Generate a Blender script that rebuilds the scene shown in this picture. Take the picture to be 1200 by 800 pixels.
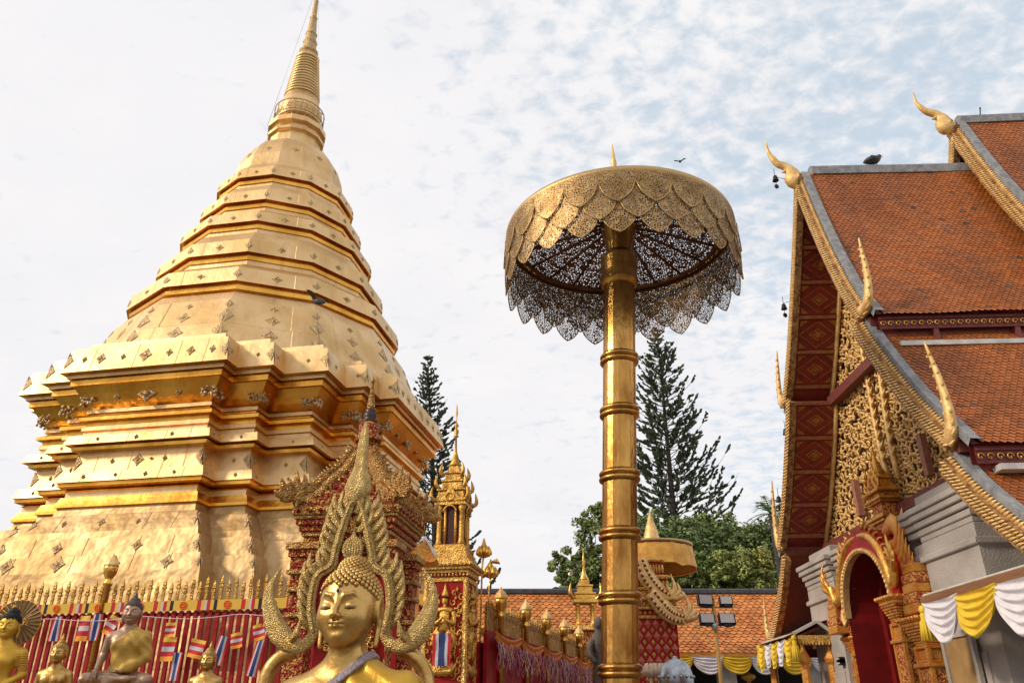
import bpy, math, random
import numpy as np
from mathutils import Vector, Matrix

for o in list(bpy.data.objects): bpy.data.objects.remove(o)
SC = bpy.context.scene
COL = SC.collection
R = math.radians
random.seed(7)

# ------------------------------------------------------------------ camera, sky, sun, exposure
CAM_H, CAM_F, CAM_T = 1.6, 933.3, R(25.24)
cam_data = bpy.data.cameras.new('camera'); cam = bpy.data.objects.new('camera', cam_data); COL.objects.link(cam)
cam.location = (0, 0, CAM_H); cam.rotation_euler = (R(90) + CAM_T, 0, 0)
cam_data.sensor_width = 36.0; cam_data.lens = 28.0; cam_data.clip_start = 0.05; cam_data.clip_end = 3000
SC.camera = cam

SUN_AZ, SUN_EL = R(-163), R(31)          # direction towards the sun (azimuth from +X)
to_sun = Vector((math.cos(SUN_AZ) * math.cos(SUN_EL), math.sin(SUN_AZ) * math.cos(SUN_EL), math.sin(SUN_EL)))
sun_data = bpy.data.lights.new('sun', 'SUN'); sun_data.energy = 2.5; sun_data.angle = R(9.0); sun_data.color = (1.0, .87, .68)
sun = bpy.data.objects.new('sun', sun_data); COL.objects.link(sun)
sun.rotation_euler = to_sun.to_track_quat('Z', 'Y').to_euler()

world = bpy.data.worlds.new('World'); SC.world = world; world.use_nodes = True
wt = world.node_tree; wt.nodes.clear()
def wn(t, **k):
    n = wt.nodes.new(t)
    for a, b in k.items(): setattr(n, a, b)
    return n
w_out = wn('ShaderNodeOutputWorld'); w_bg = wn('ShaderNodeBackground'); w_bg.inputs['Strength'].default_value = 0.1
wt.links.new(w_bg.outputs[0], w_out.inputs[0])
sky = wn('ShaderNodeTexSky', sky_type='NISHITA', sun_disc=False)
sky.sun_elevation = SUN_EL; sky.sun_rotation = math.atan2(to_sun.x, to_sun.y); sky.air_density = 1.0; sky.dust_density = 1.5; sky.altitude = 1000
tc = wn('ShaderNodeTexCoord')
# project the view direction on a cloud layer plane:  dir / (z + .25)
sep = wn('ShaderNodeSeparateXYZ'); wt.links.new(tc.outputs['Generated'], sep.inputs[0])
def wm(op, a, b=None, clamp=False):
    n = wn('ShaderNodeMath', operation=op); n.use_clamp = clamp
    for i, x in enumerate((a, b)):
        if x is None: continue
        if hasattr(x, 'links') or hasattr(x, 'is_linked'): wt.links.new(x, n.inputs[i])
        else: n.inputs[i].default_value = x
    return n.outputs[0]
zz = wm('ADD', wm('MAXIMUM', sep.outputs[2], 0.0), 0.22)
comb = wn('ShaderNodeCombineXYZ')
wt.links.new(wm('DIVIDE', sep.outputs[0], zz), comb.inputs[0]); wt.links.new(wm('DIVIDE', sep.outputs[1], zz), comb.inputs[1])
mp = wn('ShaderNodeMapping'); wt.links.new(comb.outputs[0], mp.inputs[0]); mp.inputs['Location'].default_value = (3.1, 1.7, 0); mp.inputs['Rotation'].default_value = (0, 0, R(25)); mp.inputs['Scale'].default_value = (1, 1.25, 1)
n1 = wn('ShaderNodeTexNoise'); n1.inputs['Scale'].default_value = 25; n1.inputs['Detail'].default_value = 7; n1.inputs['Roughness'].default_value = .55; n1.inputs['Distortion'].default_value = .25
n2 = wn('ShaderNodeTexNoise'); n2.inputs['Scale'].default_value = 1.6; n2.inputs['Detail'].default_value = 3
n3 = wn('ShaderNodeTexNoise'); n3.inputs['Scale'].default_value = 4.0; n3.inputs['Detail'].default_value = 6
for n in (n1, n2, n3): wt.links.new(mp.outputs[0], n.inputs['Vector'])
# thin spot in the cloud deck towards the upper right of the view
dt = wn('ShaderNodeVectorMath', operation='DOT_PRODUCT'); wt.links.new(tc.outputs['Generated'], dt.inputs[0])
dt.inputs[1].default_value = Vector((.47, .62, .63)).normalized()
thin = wn('ShaderNodeMapRange'); wt.links.new(dt.outputs['Value'], thin.inputs[0])
thin.inputs[1].default_value = .80; thin.inputs[2].default_value = 1.0; thin.inputs[3].default_value = 0; thin.inputs[4].default_value = .25
cov = wm('SUBTRACT', wm('ADD', wm('MULTIPLY', wm('SUBTRACT', n1.outputs['Fac'], .16), .92), wm('MULTIPLY', n2.outputs['Fac'], .45)), wm('ADD', thin.outputs[0], -.02))
mask = wn('ShaderNodeMapRange', interpolation_type='SMOOTHSTEP'); wt.links.new(cov, mask.inputs[0])
mask.inputs[1].default_value = .16; mask.inputs[2].default_value = .52; mask.inputs[3].default_value = .50; mask.inputs[4].default_value = 1.0
ccol = wn('ShaderNodeMixRGB'); wt.links.new(n3.outputs['Fac'], ccol.inputs[0])
ccol.inputs[1].default_value = (8.15, 8.1, 8.5, 1); ccol.inputs[2].default_value = (9.85, 9.6, 9.5, 1)
mixs = wn('ShaderNodeMixRGB'); wt.links.new(mask.outputs[0], mixs.inputs[0]); blu = wn('ShaderNodeMixRGB', blend_type='ADD'); blu.inputs[0].default_value = 1.0; blu.inputs[2].default_value = (1.6, 3.1, 3.9, 1); wt.links.new(sky.outputs[0], blu.inputs[1]); wt.links.new(blu.outputs[0], mixs.inputs[1]); wt.links.new(ccol.outputs[0], mixs.inputs[2])
wt.links.new(mixs.outputs[0], w_bg.inputs[0])

SC.view_settings.view_transform = 'Standard'; SC.view_settings.look = 'None'
SC.view_settings.exposure = 0.04; SC.view_settings.gamma = 1.0; SC.view_settings.use_curve_mapping = False
SC.render.engine = 'CYCLES'

# ------------------------------------------------------------------ placing helpers
def ray(u, v):
    xc = (u - 600) / CAM_F; yc = (400 - v) / CAM_F
    return Vector((xc, math.cos(CAM_T) - yc * math.sin(CAM_T), math.sin(CAM_T) + yc * math.cos(CAM_T)))
def at(u, v, Y):
    r = ray(u, v); return r * (Y / r.y) + Vector((0, 0, CAM_H))
def rot2(x, y, a): return (x * math.cos(a) - y * math.sin(a), x * math.sin(a) + y * math.cos(a))

# ------------------------------------------------------------------ mesh builder
def smoothpts(P, k=6):
    """Catmull-Rom through P (vectors or tuples)."""
    P = [Vector(p) for p in P]; n = len(P); out = []
    for i in range(n - 1):
        a = P[max(i - 1, 0)]; b = P[i]; c = P[i + 1]; d = P[min(i + 2, n - 1)]
        for j in range(k):
            t = j / k
            out.append(.5 * ((2 * b) + (c - a) * t + (2 * a - 5 * b + 4 * c - d) * t * t + (3 * b - a - 3 * c + d) * t ** 3))
    out.append(P[-1]); return out
def lerpl(L, t):
    x = t * (len(L) - 1); i = min(int(x), len(L) - 2); f = x - i
    return L[i] * (1 - f) + L[i + 1] * f

class MB:
    def __init__(s, T=None): s.V = []; s.F = []; s.M = []; s.S = []; s.T = T
    def add(s, vs, fs, m=0, sm=False):
        o = len(s.V)
        if s.T is not None: vs = [s.T @ Vector(v) for v in vs]
        s.V.extend([tuple(v) for v in vs]); s.F.extend([tuple(i + o for i in f) for f in fs])
        s.M.extend([m] * len(fs)); s.S.extend([sm] * len(fs)); return s
    def box(s, c, size, m=0, rz=0, taper=1.0, bev=0.0):
        x, y, z = [q / 2 for q in size]; c = Vector(c); vs = []
        if bev > 0:
            b = min(bev, x * .9, y * .9, z * .9)
            rings = [(-z, b), (-z + b, 0), (z - b, 0), (z, b)]
        else: rings = [(-z, 0), (z, 0)]
        for (zz_, i) in rings:
            t = 1 + (taper - 1) * (zz_ + z) / (2 * z)
            X, Y = x * t - i, y * t - i
            for px, py in ((-X, -Y), (X, -Y), (X, Y), (-X, Y)):
                a, b_ = rot2(px, py, rz); vs.append((c.x + a, c.y + b_, c.z + zz_))
        n = len(rings); fs = [(3, 2, 1, 0), tuple(range(4 * n - 4, 4 * n))]
        for k in range(n - 1):
            for i in range(4): j = (i + 1) % 4; fs.append((4 * k + i, 4 * k + j, 4 * k + 4 + j, 4 * k + 4 + i))
        return s.add(vs, fs, m)
    def loft(s, rings, m=0, sm=False, closed=True, c0=True, c1=True):
        n = len(rings[0]); vs = [v for r in rings for v in r]; fs = []
        for k in range(len(rings) - 1):
            for i in range(n if closed else n - 1):
                j = (i + 1) % n; fs.append((k * n + i, k * n + j, (k + 1) * n + j, (k + 1) * n + i))
        s.add(vs, fs, m, sm); o = len(s.V) - len(vs)
        if c0 and closed: s.F.append(tuple(o + i for i in reversed(range(n)))); s.M.append(m); s.S.append(False)
        if c1 and closed: s.F.append(tuple(o + (len(rings) - 1) * n + i for i in range(n))); s.M.append(m); s.S.append(False)
        return s
    def tube(s, pts, rad, n=8, m=0, sm=True, flat=None, fdir=None, caps=True):
        """sweep a circle (or an ellipse squashed along fdir by 'flat') along pts; rad is a number or a list spread along the path."""
        P = [Vector(p) for p in pts]; N = len(P); rings = []; up = None
        for i, p in enumerate(P):
            t = (P[min(i + 1, N - 1)] - P[max(i - 1, 0)]);
            if t.length < 1e-9: t = Vector((0, 0, 1))
            t.normalize()
            if fdir is not None: a = Vector(fdir) - t * t.dot(Vector(fdir)); up = a if a.length > 1e-6 else (up or t.orthogonal())
            elif up is None: up = t.orthogonal()
            else: up = up - t * up.dot(t)
            if up.length < 1e-6: up = t.orthogonal()
            up.normalize(); b = t.cross(up)
            r = rad if isinstance(rad, (int, float)) else lerpl(rad, i / max(N - 1, 1))
            f = 1.0 if flat is None else flat
            rings.append([p + up * (r * f * math.cos(2 * math.pi * k / n)) + b * (r * math.sin(2 * math.pi * k / n)) for k in range(n)])
        return s.loft(rings, m, sm, True, caps, caps)
    def lathe(s, prof, n=24, c=(0, 0, 0), m=0, sm=True, ph=0.0, sq=(1, 1), caps=True):
        c = Vector(c); rings = []
        for r, z in prof:
            r = max(r, 1e-4)
            rings.append([c + Vector((r * sq[0] * math.cos(ph + 2 * math.pi * k / n), r * sq[1] * math.sin(ph + 2 * math.pi * k / n), z)) for k in range(n)])
        return s.loft(rings, m, sm, True, caps, caps)
    def ball(s, c, r, n=10, m=0, sm=True):
        if isinstance(r, (int, float)): r = (r, r, r)
        k = max(4, n // 2); c = Vector(c); rings = []
        for i in range(k + 1):
            a = -math.pi / 2 + math.pi * i / k; q = max(math.cos(a), 1e-3)
            rings.append([c + Vector((r[0] * q * math.cos(2 * math.pi * j / n), r[1] * q * math.sin(2 * math.pi * j / n), r[2] * math.sin(a))) for j in range(n)])
        return s.loft(rings, m, sm)
    def prism(s, poly, o, ux, uy, d, m=0, sm=False):
        """polygon (list of 2d) in the frame o,ux,uy extruded by vector d"""
        o, ux, uy, d = Vector(o), Vector(ux), Vector(uy), Vector(d); n = len(poly)
        a = [o + ux * p[0] + uy * p[1] for p in poly]; b = [v + d for v in a]
        fs = [tuple(range(n)), tuple(reversed(range(n, 2 * n)))] + [(i, n + i, n + (i + 1) % n, (i + 1) % n) for i in range(n)]
        return s.add(a + b, fs, m, sm)
    def strip(s, L, Rr, m=0, sm=False):
        n = len(L); return s.add(list(L) + list(Rr), [(i, i + 1, n + i + 1, n + i) for i in range(n - 1)], m, sm)
    def sheet(s, grid, m=0, sm=True, mf=None):
        r, c = len(grid), len(grid[0]); vs = [p for row in grid for p in row]
        fs = [(i * c + j, i * c + j + 1, (i + 1) * c + j + 1, (i + 1) * c + j) for i in range(r - 1) for j in range(c - 1)]
        s.add(vs, fs, m, sm)
        if mf:
            k = len(s.M) - len(fs)
            for i in range(r - 1):
                for j in range(c - 1): s.M[k + i * (c - 1) + j] = mf(i, j)
        return s
    def diamond(s, c, ux, uy, nrm, a, b, h=.02, m=0):
        """raised lozenge with a stepped edge"""
        c, ux, uy, nrm = Vector(c), Vector(ux), Vector(uy), Vector(nrm); vs = []; n = 8
        for sc, hh in ((1.0, -.01), (.92, h * .6), (.62, h), (.4, h * .5), (.2, h * 1.6)):
            for k in range(n):
                an = math.pi * 2 * k / n; q = 1.0 if k % 2 == 0 else .62
                vs.append(c + ux * (a * sc * q * math.cos(an)) + uy * (b * sc * q * math.sin(an)) + nrm * hh)
        fs = []
        for k in range(4):
            for i in range(n): j = (i + 1) % n; fs.append((k * n + i, k * n + j, k * n + n + j, k * n + n + i))
        fs.append(tuple(range(4 * n, 5 * n))); return s.add(vs, fs, m)
    def build(s, name, mats, parent=None, world=True, bevel=None):
        if not isinstance(mats, (list, tuple)): mats = [mats]
        me = bpy.data.meshes.new(name)
        V = s.V
        if parent is not None and world:
            Mi = wmat(parent).inverted(); V = [tuple(Mi @ Vector(v)) for v in V]
        me.from_pydata(V, [], s.F)
        for m in mats: me.materials.append(m)
        me.polygons.foreach_set('material_index', s.M); me.polygons.foreach_set('use_smooth', s.S); me.update()
        o = bpy.data.objects.new(name, me); COL.objects.link(o)
        if parent is not None: o.parent = parent
        if bevel:
            b = o.modifiers.new('bevel', 'BEVEL'); b.width = bevel; b.segments = 2; b.limit_method = 'ANGLE'; b.angle_limit = R(40)
        return o
def wmat(o):
    M = Matrix.Translation(o.location) @ o.rotation_euler.to_matrix().to_4x4() @ Matrix.Diagonal((*o.scale, 1))
    return wmat(o.parent) @ M if o.parent else M
def tag(o, label, cat, group=None):
    o['label'] = label; o['category'] = cat
    if group: o['group'] = group
    return o
def thing(name, label, cat, loc=(0, 0, 0), rz=0, group=None):
    o = bpy.data.objects.new(name, None); COL.objects.link(o); o.location = loc; o.rotation_euler = (0, 0, rz); o.empty_display_size = .2
    return tag(o, label, cat, group)
def kids(o): return [c for c in COL.objects if c.parent == o]
def dup(root, loc, rz=None, label=None, scale=None):
    pairs = [(root, None)]; new = {}
    def rec(o, par):
        c = o.copy(); COL.objects.link(c)
        if par is not None: c.parent = par
        for ch in childmap.get(o.name, []): rec(ch, c)
        return c
    childmap = {}
    for o in list(COL.objects):
        if o.parent: childmap.setdefault(o.parent.name, []).append(o)
    r = rec(root, root.parent); r.location = loc
    if rz is not None: r.rotation_euler = (0, 0, rz)
    if label: r['label'] = label
    if scale: r.scale = scale if not isinstance(scale, (int, float)) else (scale,) * 3
    return r
def struct(o): o['kind'] = 'structure'; return o

# ------------------------------------------------------------------ materials
def mat(name, col, rough=.6, metal=0.0, col2=None, nscale=3.0, bump=0.0, bscale=20.0, detail=4, island=0.0, spec=.5, btype='noise', lo=.35, hi=.65, stretch=None, coat=0.0):
    m = bpy.data.materials.new(name); m.use_nodes = True; t = m.node_tree; b = t.nodes['Principled BSDF']
    b.inputs['Base Color'].default_value = (*col, 1); b.inputs['Roughness'].default_value = rough; b.inputs['Metallic'].default_value = metal
    b.inputs['Specular IOR Level'].default_value = spec
    if coat: b.inputs['Coat Weight'].default_value = coat
    c = t.nodes.new('ShaderNodeTexCoord'); vec = c.outputs['Object']
    if stretch:
        mpn = t.nodes.new('ShaderNodeMapping'); mpn.inputs['Scale'].default_value = stretch; t.links.new(vec, mpn.inputs[0]); vec = mpn.outputs[0]
    out = None
    if col2 is not None:
        n = t.nodes.new('ShaderNodeTexNoise'); n.inputs['Scale'].default_value = nscale; n.inputs['Detail'].default_value = detail; t.links.new(vec, n.inputs['Vector'])
        mr = t.nodes.new('ShaderNodeMapRange'); mr.inputs[1].default_value = lo; mr.inputs[2].default_value = hi; t.links.new(n.outputs['Fac'], mr.inputs[0])
        mx = t.nodes.new('ShaderNodeMixRGB'); t.links.new(mr.outputs[0], mx.inputs[0]); mx.inputs[1].default_value = (*col, 1); mx.inputs[2].default_value = (*col2, 1); out = mx.outputs[0]
        rr = t.nodes.new('ShaderNodeMapRange'); rr.inputs[3].default_value = max(rough - .08, .02); rr.inputs[4].default_value = min(rough + .12, 1); t.links.new(n.outputs['Fac'], rr.inputs[0]); t.links.new(rr.outputs[0], b.inputs['Roughness'])
    if island > 0:
        g = t.nodes.new('ShaderNodeNewGeometry'); hs = t.nodes.new('ShaderNodeHueSaturation')
        v = t.nodes.new('ShaderNodeMapRange'); v.inputs[3].default_value = 1 - island; v.inputs[4].default_value = 1 + island; t.links.new(g.outputs['Random Per Island'], v.inputs[0]); t.links.new(v.outputs[0], hs.inputs['Value'])
        if out is not None: t.links.new(out, hs.inputs['Color'])
        else: hs.inputs['Color'].default_value = (*col, 1)
        out = hs.outputs[0]
    if out is not None: t.links.new(out, b.inputs['Base Color'])
    if bump > 0:
        if btype == 'noise':
            n = t.nodes.new('ShaderNodeTexNoise'); n.inputs['Detail'].default_value = 5; h = n.outputs['Fac']
        else:
            n = t.nodes.new('ShaderNodeTexVoronoi'); h = n.outputs['Distance']
        n.inputs['Scale'].default_value = bscale; t.links.new(vec, n.inputs['Vector'])
        bp = t.nodes.new('ShaderNodeBump'); bp.inputs['Strength'].default_value = bump; bp.inputs['Distance'].default_value = .03; t.links.new(h, bp.inputs['Height']); t.links.new(bp.outputs[0], b.inputs['Normal'])
    return m

def gilt_sheet(name, col, col2, rough=.33, metal=1.0, dent=.3):
    """gilded copper sheet: metal with soft dents, a crease at every sheet joint, tarnish"""
    m = mat(name, col, rough, metal, col2, 1.1, 0, detail=9)
    t = m.node_tree; b = t.nodes['Principled BSDF']; c = t.nodes.new('ShaderNodeTexCoord')
    n = t.nodes.new('ShaderNodeTexNoise'); n.inputs['Scale'].default_value = 1.4; n.inputs['Detail'].default_value = 3; t.links.new(c.outputs['Object'], n.inputs['Vector'])
    n2 = t.nodes.new('ShaderNodeTexNoise'); n2.inputs['Scale'].default_value = 14; n2.inputs['Detail'].default_value = 4; t.links.new(c.outputs['Object'], n2.inputs['Vector'])
    b1 = t.nodes.new('ShaderNodeBump'); b1.inputs['Strength'].default_value = dent; b1.inputs['Distance'].default_value = .12; t.links.new(n.outputs['Fac'], b1.inputs['Height'])
    b2 = t.nodes.new('ShaderNodeBump'); b2.inputs['Strength'].default_value = .18; b2.inputs['Distance'].default_value = .02; t.links.new(n2.outputs['Fac'], b2.inputs['Height']); t.links.new(b1.outputs[0], b2.inputs['Normal'])
    t.links.new(b2.outputs[0], b.inputs['Normal'])
    # rain streaks and tarnish running down the sheets
    mp_ = t.nodes.new('ShaderNodeMapping'); mp_.inputs['Scale'].default_value = (5, 5, .45); t.links.new(c.outputs['Object'], mp_.inputs[0])
    n3_ = t.nodes.new('ShaderNodeTexNoise'); n3_.inputs['Scale'].default_value = 1.0; n3_.inputs['Detail'].default_value = 6; t.links.new(mp_.outputs[0], n3_.inputs['Vector'])
    r_ = t.nodes.new('ShaderNodeMapRange'); r_.inputs[1].default_value = .52; r_.inputs[2].default_value = .75; r_.inputs[3].default_value = 0; r_.inputs[4].default_value = .34; t.links.new(n3_.outputs['Fac'], r_.inputs[0])
    src = b.inputs['Base Color'].links[0].from_socket; mx_ = t.nodes.new('ShaderNodeMixRGB'); t.links.new(r_.outputs[0], mx_.inputs[0]); t.links.new(src, mx_.inputs[1]); mx_.inputs[2].default_value = (col2[0] * .55, col2[1] * .5, col2[2] * .55, 1); t.links.new(mx_.outputs[0], b.inputs['Base Color'])
    return m

GILT   = gilt_sheet('chedi gilt', (.755, .52, .265), (.625, .405, .175), .44, metal=1.0, dent=.22)
GILT_C = gilt_sheet('crumpled gilt', (.56, .385, .20), (.42, .265, .115), .54, metal=1.0, dent=.95)
GILT_BOUNCE = gilt_sheet('chedi gilt painted bounce', (.86, .47, .09), (.62, .29, .04), .30)  # richer orange paints in the light bounced between gilded ledges
LOZ    = mat('tarnished lozenge', (.60, .43, .23), .5, .7, (.46, .305, .145), 9, .7, 34, btype='voronoi')
GOLD   = mat('bright gold', (.90, .55, .14), .26, 1.0, (.72, .38, .08), 6, .25, 30)
GOLDP  = mat('gold paint', (.72, .42, .10), .38, .85, (.50, .26, .05), 12, .5, 45)
PKG    = mat('dull picket gold', (.46, .26, .055), .36, .85, (.28, .14, .03), 14, .4, 45)
GOLDC  = mat('carved gold', (.82, .52, .16), .4, .8, (.55, .30, .07), 10, .6, 60, btype='voronoi')
PALEG  = mat('pale gold carving', (.88, .60, .26), .48, .4, (.66, .39, .13), 8, .4, 40)
RED    = mat('red lacquer', (.38, .012, .009), .45, 0, (.26, .008, .006), 6, .1, 40, spec=.2)
DRED   = mat('dark red wood', (.16, .016, .012), .5, 0, (.10, .010, .008), 8, .15, 30)
MAROON = mat('maroon board', (.20, .045, .035), .6, 0, (.14, .03, .025), 12, .2, 50)
MOSAIC = mat('antique gold mosaic', (.60, .43, .17), .42, .7, (.42, .27, .085), 40, .45, 150, btype='voronoi')
STONE  = mat('grey stone', (.45, .40, .365), .85, 0, (.29, .255, .235), 1.5, .35, 40, detail=10, lo=.4, hi=.72)
STONEF = mat('pale moulding', (.62, .60, .57), .7, 0, (.45, .43, .41), 5, .2, 50)
MORTAR = mat('grey mortar', (.30, .30, .31), .85, 0, (.18, .18, .19), 9, .5, 40, detail=8)
BLACK  = mat('black metal', (.02, .02, .022), .4, .6)
DARK   = mat('painted interior shade', (.025, .020, .018), .8)  # near-black wall colour stands in for the shade of unlit depth
WHITE  = mat('white cloth', (.74, .71, .74), .85, 0, (.64, .61, .66), 9, .15, 60)
YELLOW = mat('yellow cloth', (.78, .56, .04), .8, 0, (.68, .45, .03), 9, .15, 60)
TREDC  = mat('flag red', (.50, .015, .02), .8); TBLUE = mat('flag blue', (.02, .04, .17), .8); TORG = mat('flag orange', (.80, .32, .02), .8); TYEL = mat('flag yellow', (.68, .41, .045), .8); FLW = mat('flag white', (.56, .53, .55), .85, 0, (.46, .43, .45), 20)
ORNG   = mat('orange ring', (.85, .12, .01), .8)
# ------------------------------------------------------------------ ground
PAVE = mat('stone paving', (.24, .205, .17), .5, 0, (.17, .14, .115), 1.2, .1, 30)
b = MB(); b.sheet([[(x, y, 0) for x in np.linspace(-300, 300, 9)] for y in np.linspace(-200, 400, 9)], 0, False)
struct(b.build('ground', mat('hill earth', (.12, .12, .06), .95, 0, (.08, .10, .04), .4, .3, 8)))
b = MB(); b.box((2, 14, .06), (44, 44, .12), 0)
struct(b.build('paving', PAVE))

# ------------------------------------------------------------------ golden chedi
CX, CY, CR = -7.162, 20.8, .193
A1, A2, AC, B1, B2 = 2.04, 2.886, 3.93, 4.923, 4.458
def cw(x, y, z): return Vector((CX + x * math.cos(CR) + y * math.sin(CR), CY - x * math.sin(CR) + y * math.cos(CR), z))
def redent(d):
    a1, a2, c, b1, b2 = A1 - d, A2 - d, AC - d, B1 - d, B2 - d
    q = [(a1, -b1), (a1, -b2), (a2, -b2), (a2, -c), (c, -c), (c, -a2), (b2, -a2), (b2, -a1), (b1, -a1)]
    out = []
    for k in range(4):
        for x, y in q: out.append(rot2(x, y, k * math.pi / 2))
    return out
chedi = thing('chedi', 'tall golden stepped chedi with a needle spire and lozenge ornaments', 'chedi', (CX, CY, 0))
def redent_part(name, prof, m, top=False):
    b = MB(); rings = [[cw(x, y, z) for x, y in redent(d)] for d, z in prof]
    for i in range(len(prof) - 1):
        (d0, z0), (d1, z1) = prof[i], prof[i + 1]; under = d1 < d0 - 1e-6 and (d0 - d1) > .5 * (z1 - z0)
        b.loft(rings[i:i + 2], 2 if under or m == 2 or any(a <= (z0 + z1) / 2 <= e for a, e in ((5.57, 5.80), (5.94, 6.10), (6.84, 6.93), (7.41, 7.72), (8.28, 8.44))) else 0, False, True, False, False)  # undersides and recessed mouldings take the orange of the painted bounce light
    return b
# profile: bottom to top, (inset, height)
P_FOOT = [(-1.6, .1), (-1.6, 1.3), (-1.35, 1.35), (-1.25, 2.3), (-1.0, 2.35), (-.92, 3.2), (-.56, 3.27), (-.43, 4.09)]
P_TERR = [(-.43, 4.09), (-.33, 4.41), (-.20, 4.43), (-.09, 4.81), (0, 4.82), (.04, 4.97), (.05, 4.975), (.27, 5.36), (.40, 5.40), (.43, 5.56)]
P_BASE = [(.43, 5.56), (.38, 5.58), (.385, 5.64), (.42, 5.72), (.45, 5.80), (.50, 5.81), (.50, 5.93), (.46, 5.95), (.52, 5.97), (.40, 6.00), (.36, 6.02), (.36, 6.09), (.31, 6.10), (.37, 6.32), (.46, 6.34)]
P_DIE = [(.46, 6.34), (.50, 6.35), (.57, 6.83)]
P_CAP = [(.57, 6.83), (.43, 6.84), (.42, 6.91), (.50, 6.92), (.50, 6.935), (.30, 6.94), (.36, 7.14), (.54, 7.17), (.54, 7.29), (.50, 7.31), (.50, 7.40), (.54, 7.42), (.54, 7.50), (.43, 7.52), (.43, 7.60), (.50, 7.62), (.58, 7.68), (.58, 7.71), (.52, 7.72), (.52, 7.80), (.62, 7.81)]
P_CORN = [(.62, 7.81), (.55, 7.88), (.45, 7.98), (.35, 8.12), (.26, 8.27), (.20, 8.28), (.20, 8.41), (.27, 8.42), (.13, 8.43), (.13, 8.52), (.18, 8.525), (.0, 8.53), (.14, 9.15), (.34, 9.19), (.37, 9.36), (1.0, 9.45)]
face_n = [Vector((math.sin(-CR) * 0, 0, 0))] * 4
def face_frame(k):
    """outward normal and horizontal axis of side k (0 = front, 1 = right, 3 = left)"""
    a = k * math.pi / 2
    n = rot2(0, -1, a); h = rot2(1, 0, a)
    return (cw(n[0], n[1], 0) - cw(0, 0, 0)), (cw(h[0], h[1], 0) - cw(0, 0, 0))
def band_lozenges(b, d0, z0, d1, z1, main, wraps=True, small=None):
    """lozenges on the inclined band between profile points (d0,z0)-(d1,z1): list main = (fraction, a, b) over the projecting face"""
    for k in (0, 1, 3):
        n, h = face_frame(k); zc = (z0 + z1) / 2; dc = (d0 + d1) / 2
        up = Vector((0, 0, z1 - z0)) - n * (d1 - d0); up.normalize(); nn = h.cross(up).normalized()
        if nn.dot(n) < 0: nn = -nn
        o = Vector((CX, CY, zc))
        rv = random.Random(int(zc * 977) + k)
        for fr, a, c in main: q = rv.uniform(.68, .95); tw = rv.uniform(-.07, .07); b.diamond(o + n * (B1 - dc) + h * ((fr + rv.uniform(-.012, .012)) * (A1 - dc)) + up * rv.uniform(-.012, .012), h * math.cos(tw) + up * math.sin(tw), up * math.cos(tw) - h * math.sin(tw), nn, a * q, c * q, .025, 1)
        Hs = math.hypot(z1 - z0, d1 - d0) / 2
        for fr in (-.66, -.12, .41, .74):
            c = o + n * (B1 - dc) + h * (fr * (A1 - dc)); b.add([c + h * .010 - up * Hs + nn * .001, c + h * .010 + up * Hs + nn * .001, c + up * Hs + nn * .009, c - up * Hs + nn * .009, c - h * .010 + up * Hs + nn * .001, c - h * .010 - up * Hs + nn * .001], [(0, 1, 2, 3), (3, 2, 4, 5)], 0)
        if wraps:
            H = (z1 - z0) * .42 if z1 - z0 < .5 else (z1 - z0) * .36
            for sx in (-1, 1):
                for (ax, by) in ((A1, B1), (A2, B2), (AC, AC), (B2, A2), (B1, A1)):
                    # half lozenges folded round each outer corner
                    c = o + n * (by - dc) + h * (sx * (ax - dc)); w = H * .8
                    e1 = c + up * H; e2 = c - up * H; e3 = c - h * sx * w
                    b.add([e1 + nn * .012, e3 + nn * .012, e2 + nn * .012, c + nn * .03 - h * sx * w * .33], [(0, 1, 3), (1, 2, 3), (2, 0, 3)] if sx > 0 else [(1, 0, 3), (2, 1, 3), (0, 2, 3)], 1)
        if small:
            for sx in (-1, 1):
                for (x0, x1, by) in ((A1, A2, B2), (A2, AC, AC), (AC, B2, A2), (B2, B1, A1)):
                    b.diamond(o + n * (by - dc) + h * (sx * ((x0 + x1) / 2 - dc + .05)), h, up, nn, small * .8, small, .02, 1)
redent_part('foot', P_FOOT, None).build('foot_terrace', [GILT_C, LOZ, GILT_BOUNCE], chedi)
b = redent_part('terrace', P_TERR, None)
band_lozenges(b, -.43, 4.09, -.33, 4.41, [(x, .2, .2) for x in (-.72, -.25, .25, .72)])
band_lozenges(b, -.20, 4.43, -.09, 4.81, [(-.4, .15, .15), (.4, .15, .15)])
band_lozenges(b, .05, 4.975, .27, 5.36, [(-.6, .06, .09), (-.15, .15, .13), (.3, .06, .09)])
b.build('terrace', [GILT_C, LOZ, GILT_BOUNCE], chedi)
b = redent_part('base_moulding', P_BASE, None)
band_lozenges(b, .31, 6.10, .37, 6.32, [(x, .06, .07) for x in (-.62, -.2, .22, .62)], False, .06); b.build('base_moulding', [GILT, LOZ, GILT_BOUNCE], chedi)
b = redent_part('die', P_DIE, None)
band_lozenges(b, .50, 6.35, .57, 6.83, [(-.42, .07, .08), (0, .2, .2), (.42, .07, .08), (.2, .08, .05)], True, .07); b.build('die_wall', [GILT, LOZ, GILT_BOUNCE], chedi)
b = redent_part('capital', P_CAP, None)
band_lozenges(b, .30, 6.94, .36, 7.14, [(x, .06, .07) for x in (-.55, 0, .5)], False, .05); b.build('capital_moulding', [GILT, LOZ, GILT_BOUNCE], chedi)
b = redent_part('cornice', P_CORN, None)
band_lozenges(b, .0, 8.53, .14, 9.15, [(-.78, .10, .13), (-.55, .15, .18), (-.29, .10, .12), (0, .22, .24), (.3, .13, .15), (.56, .15, .18), (.82, .10, .13)], True, .07)
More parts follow.
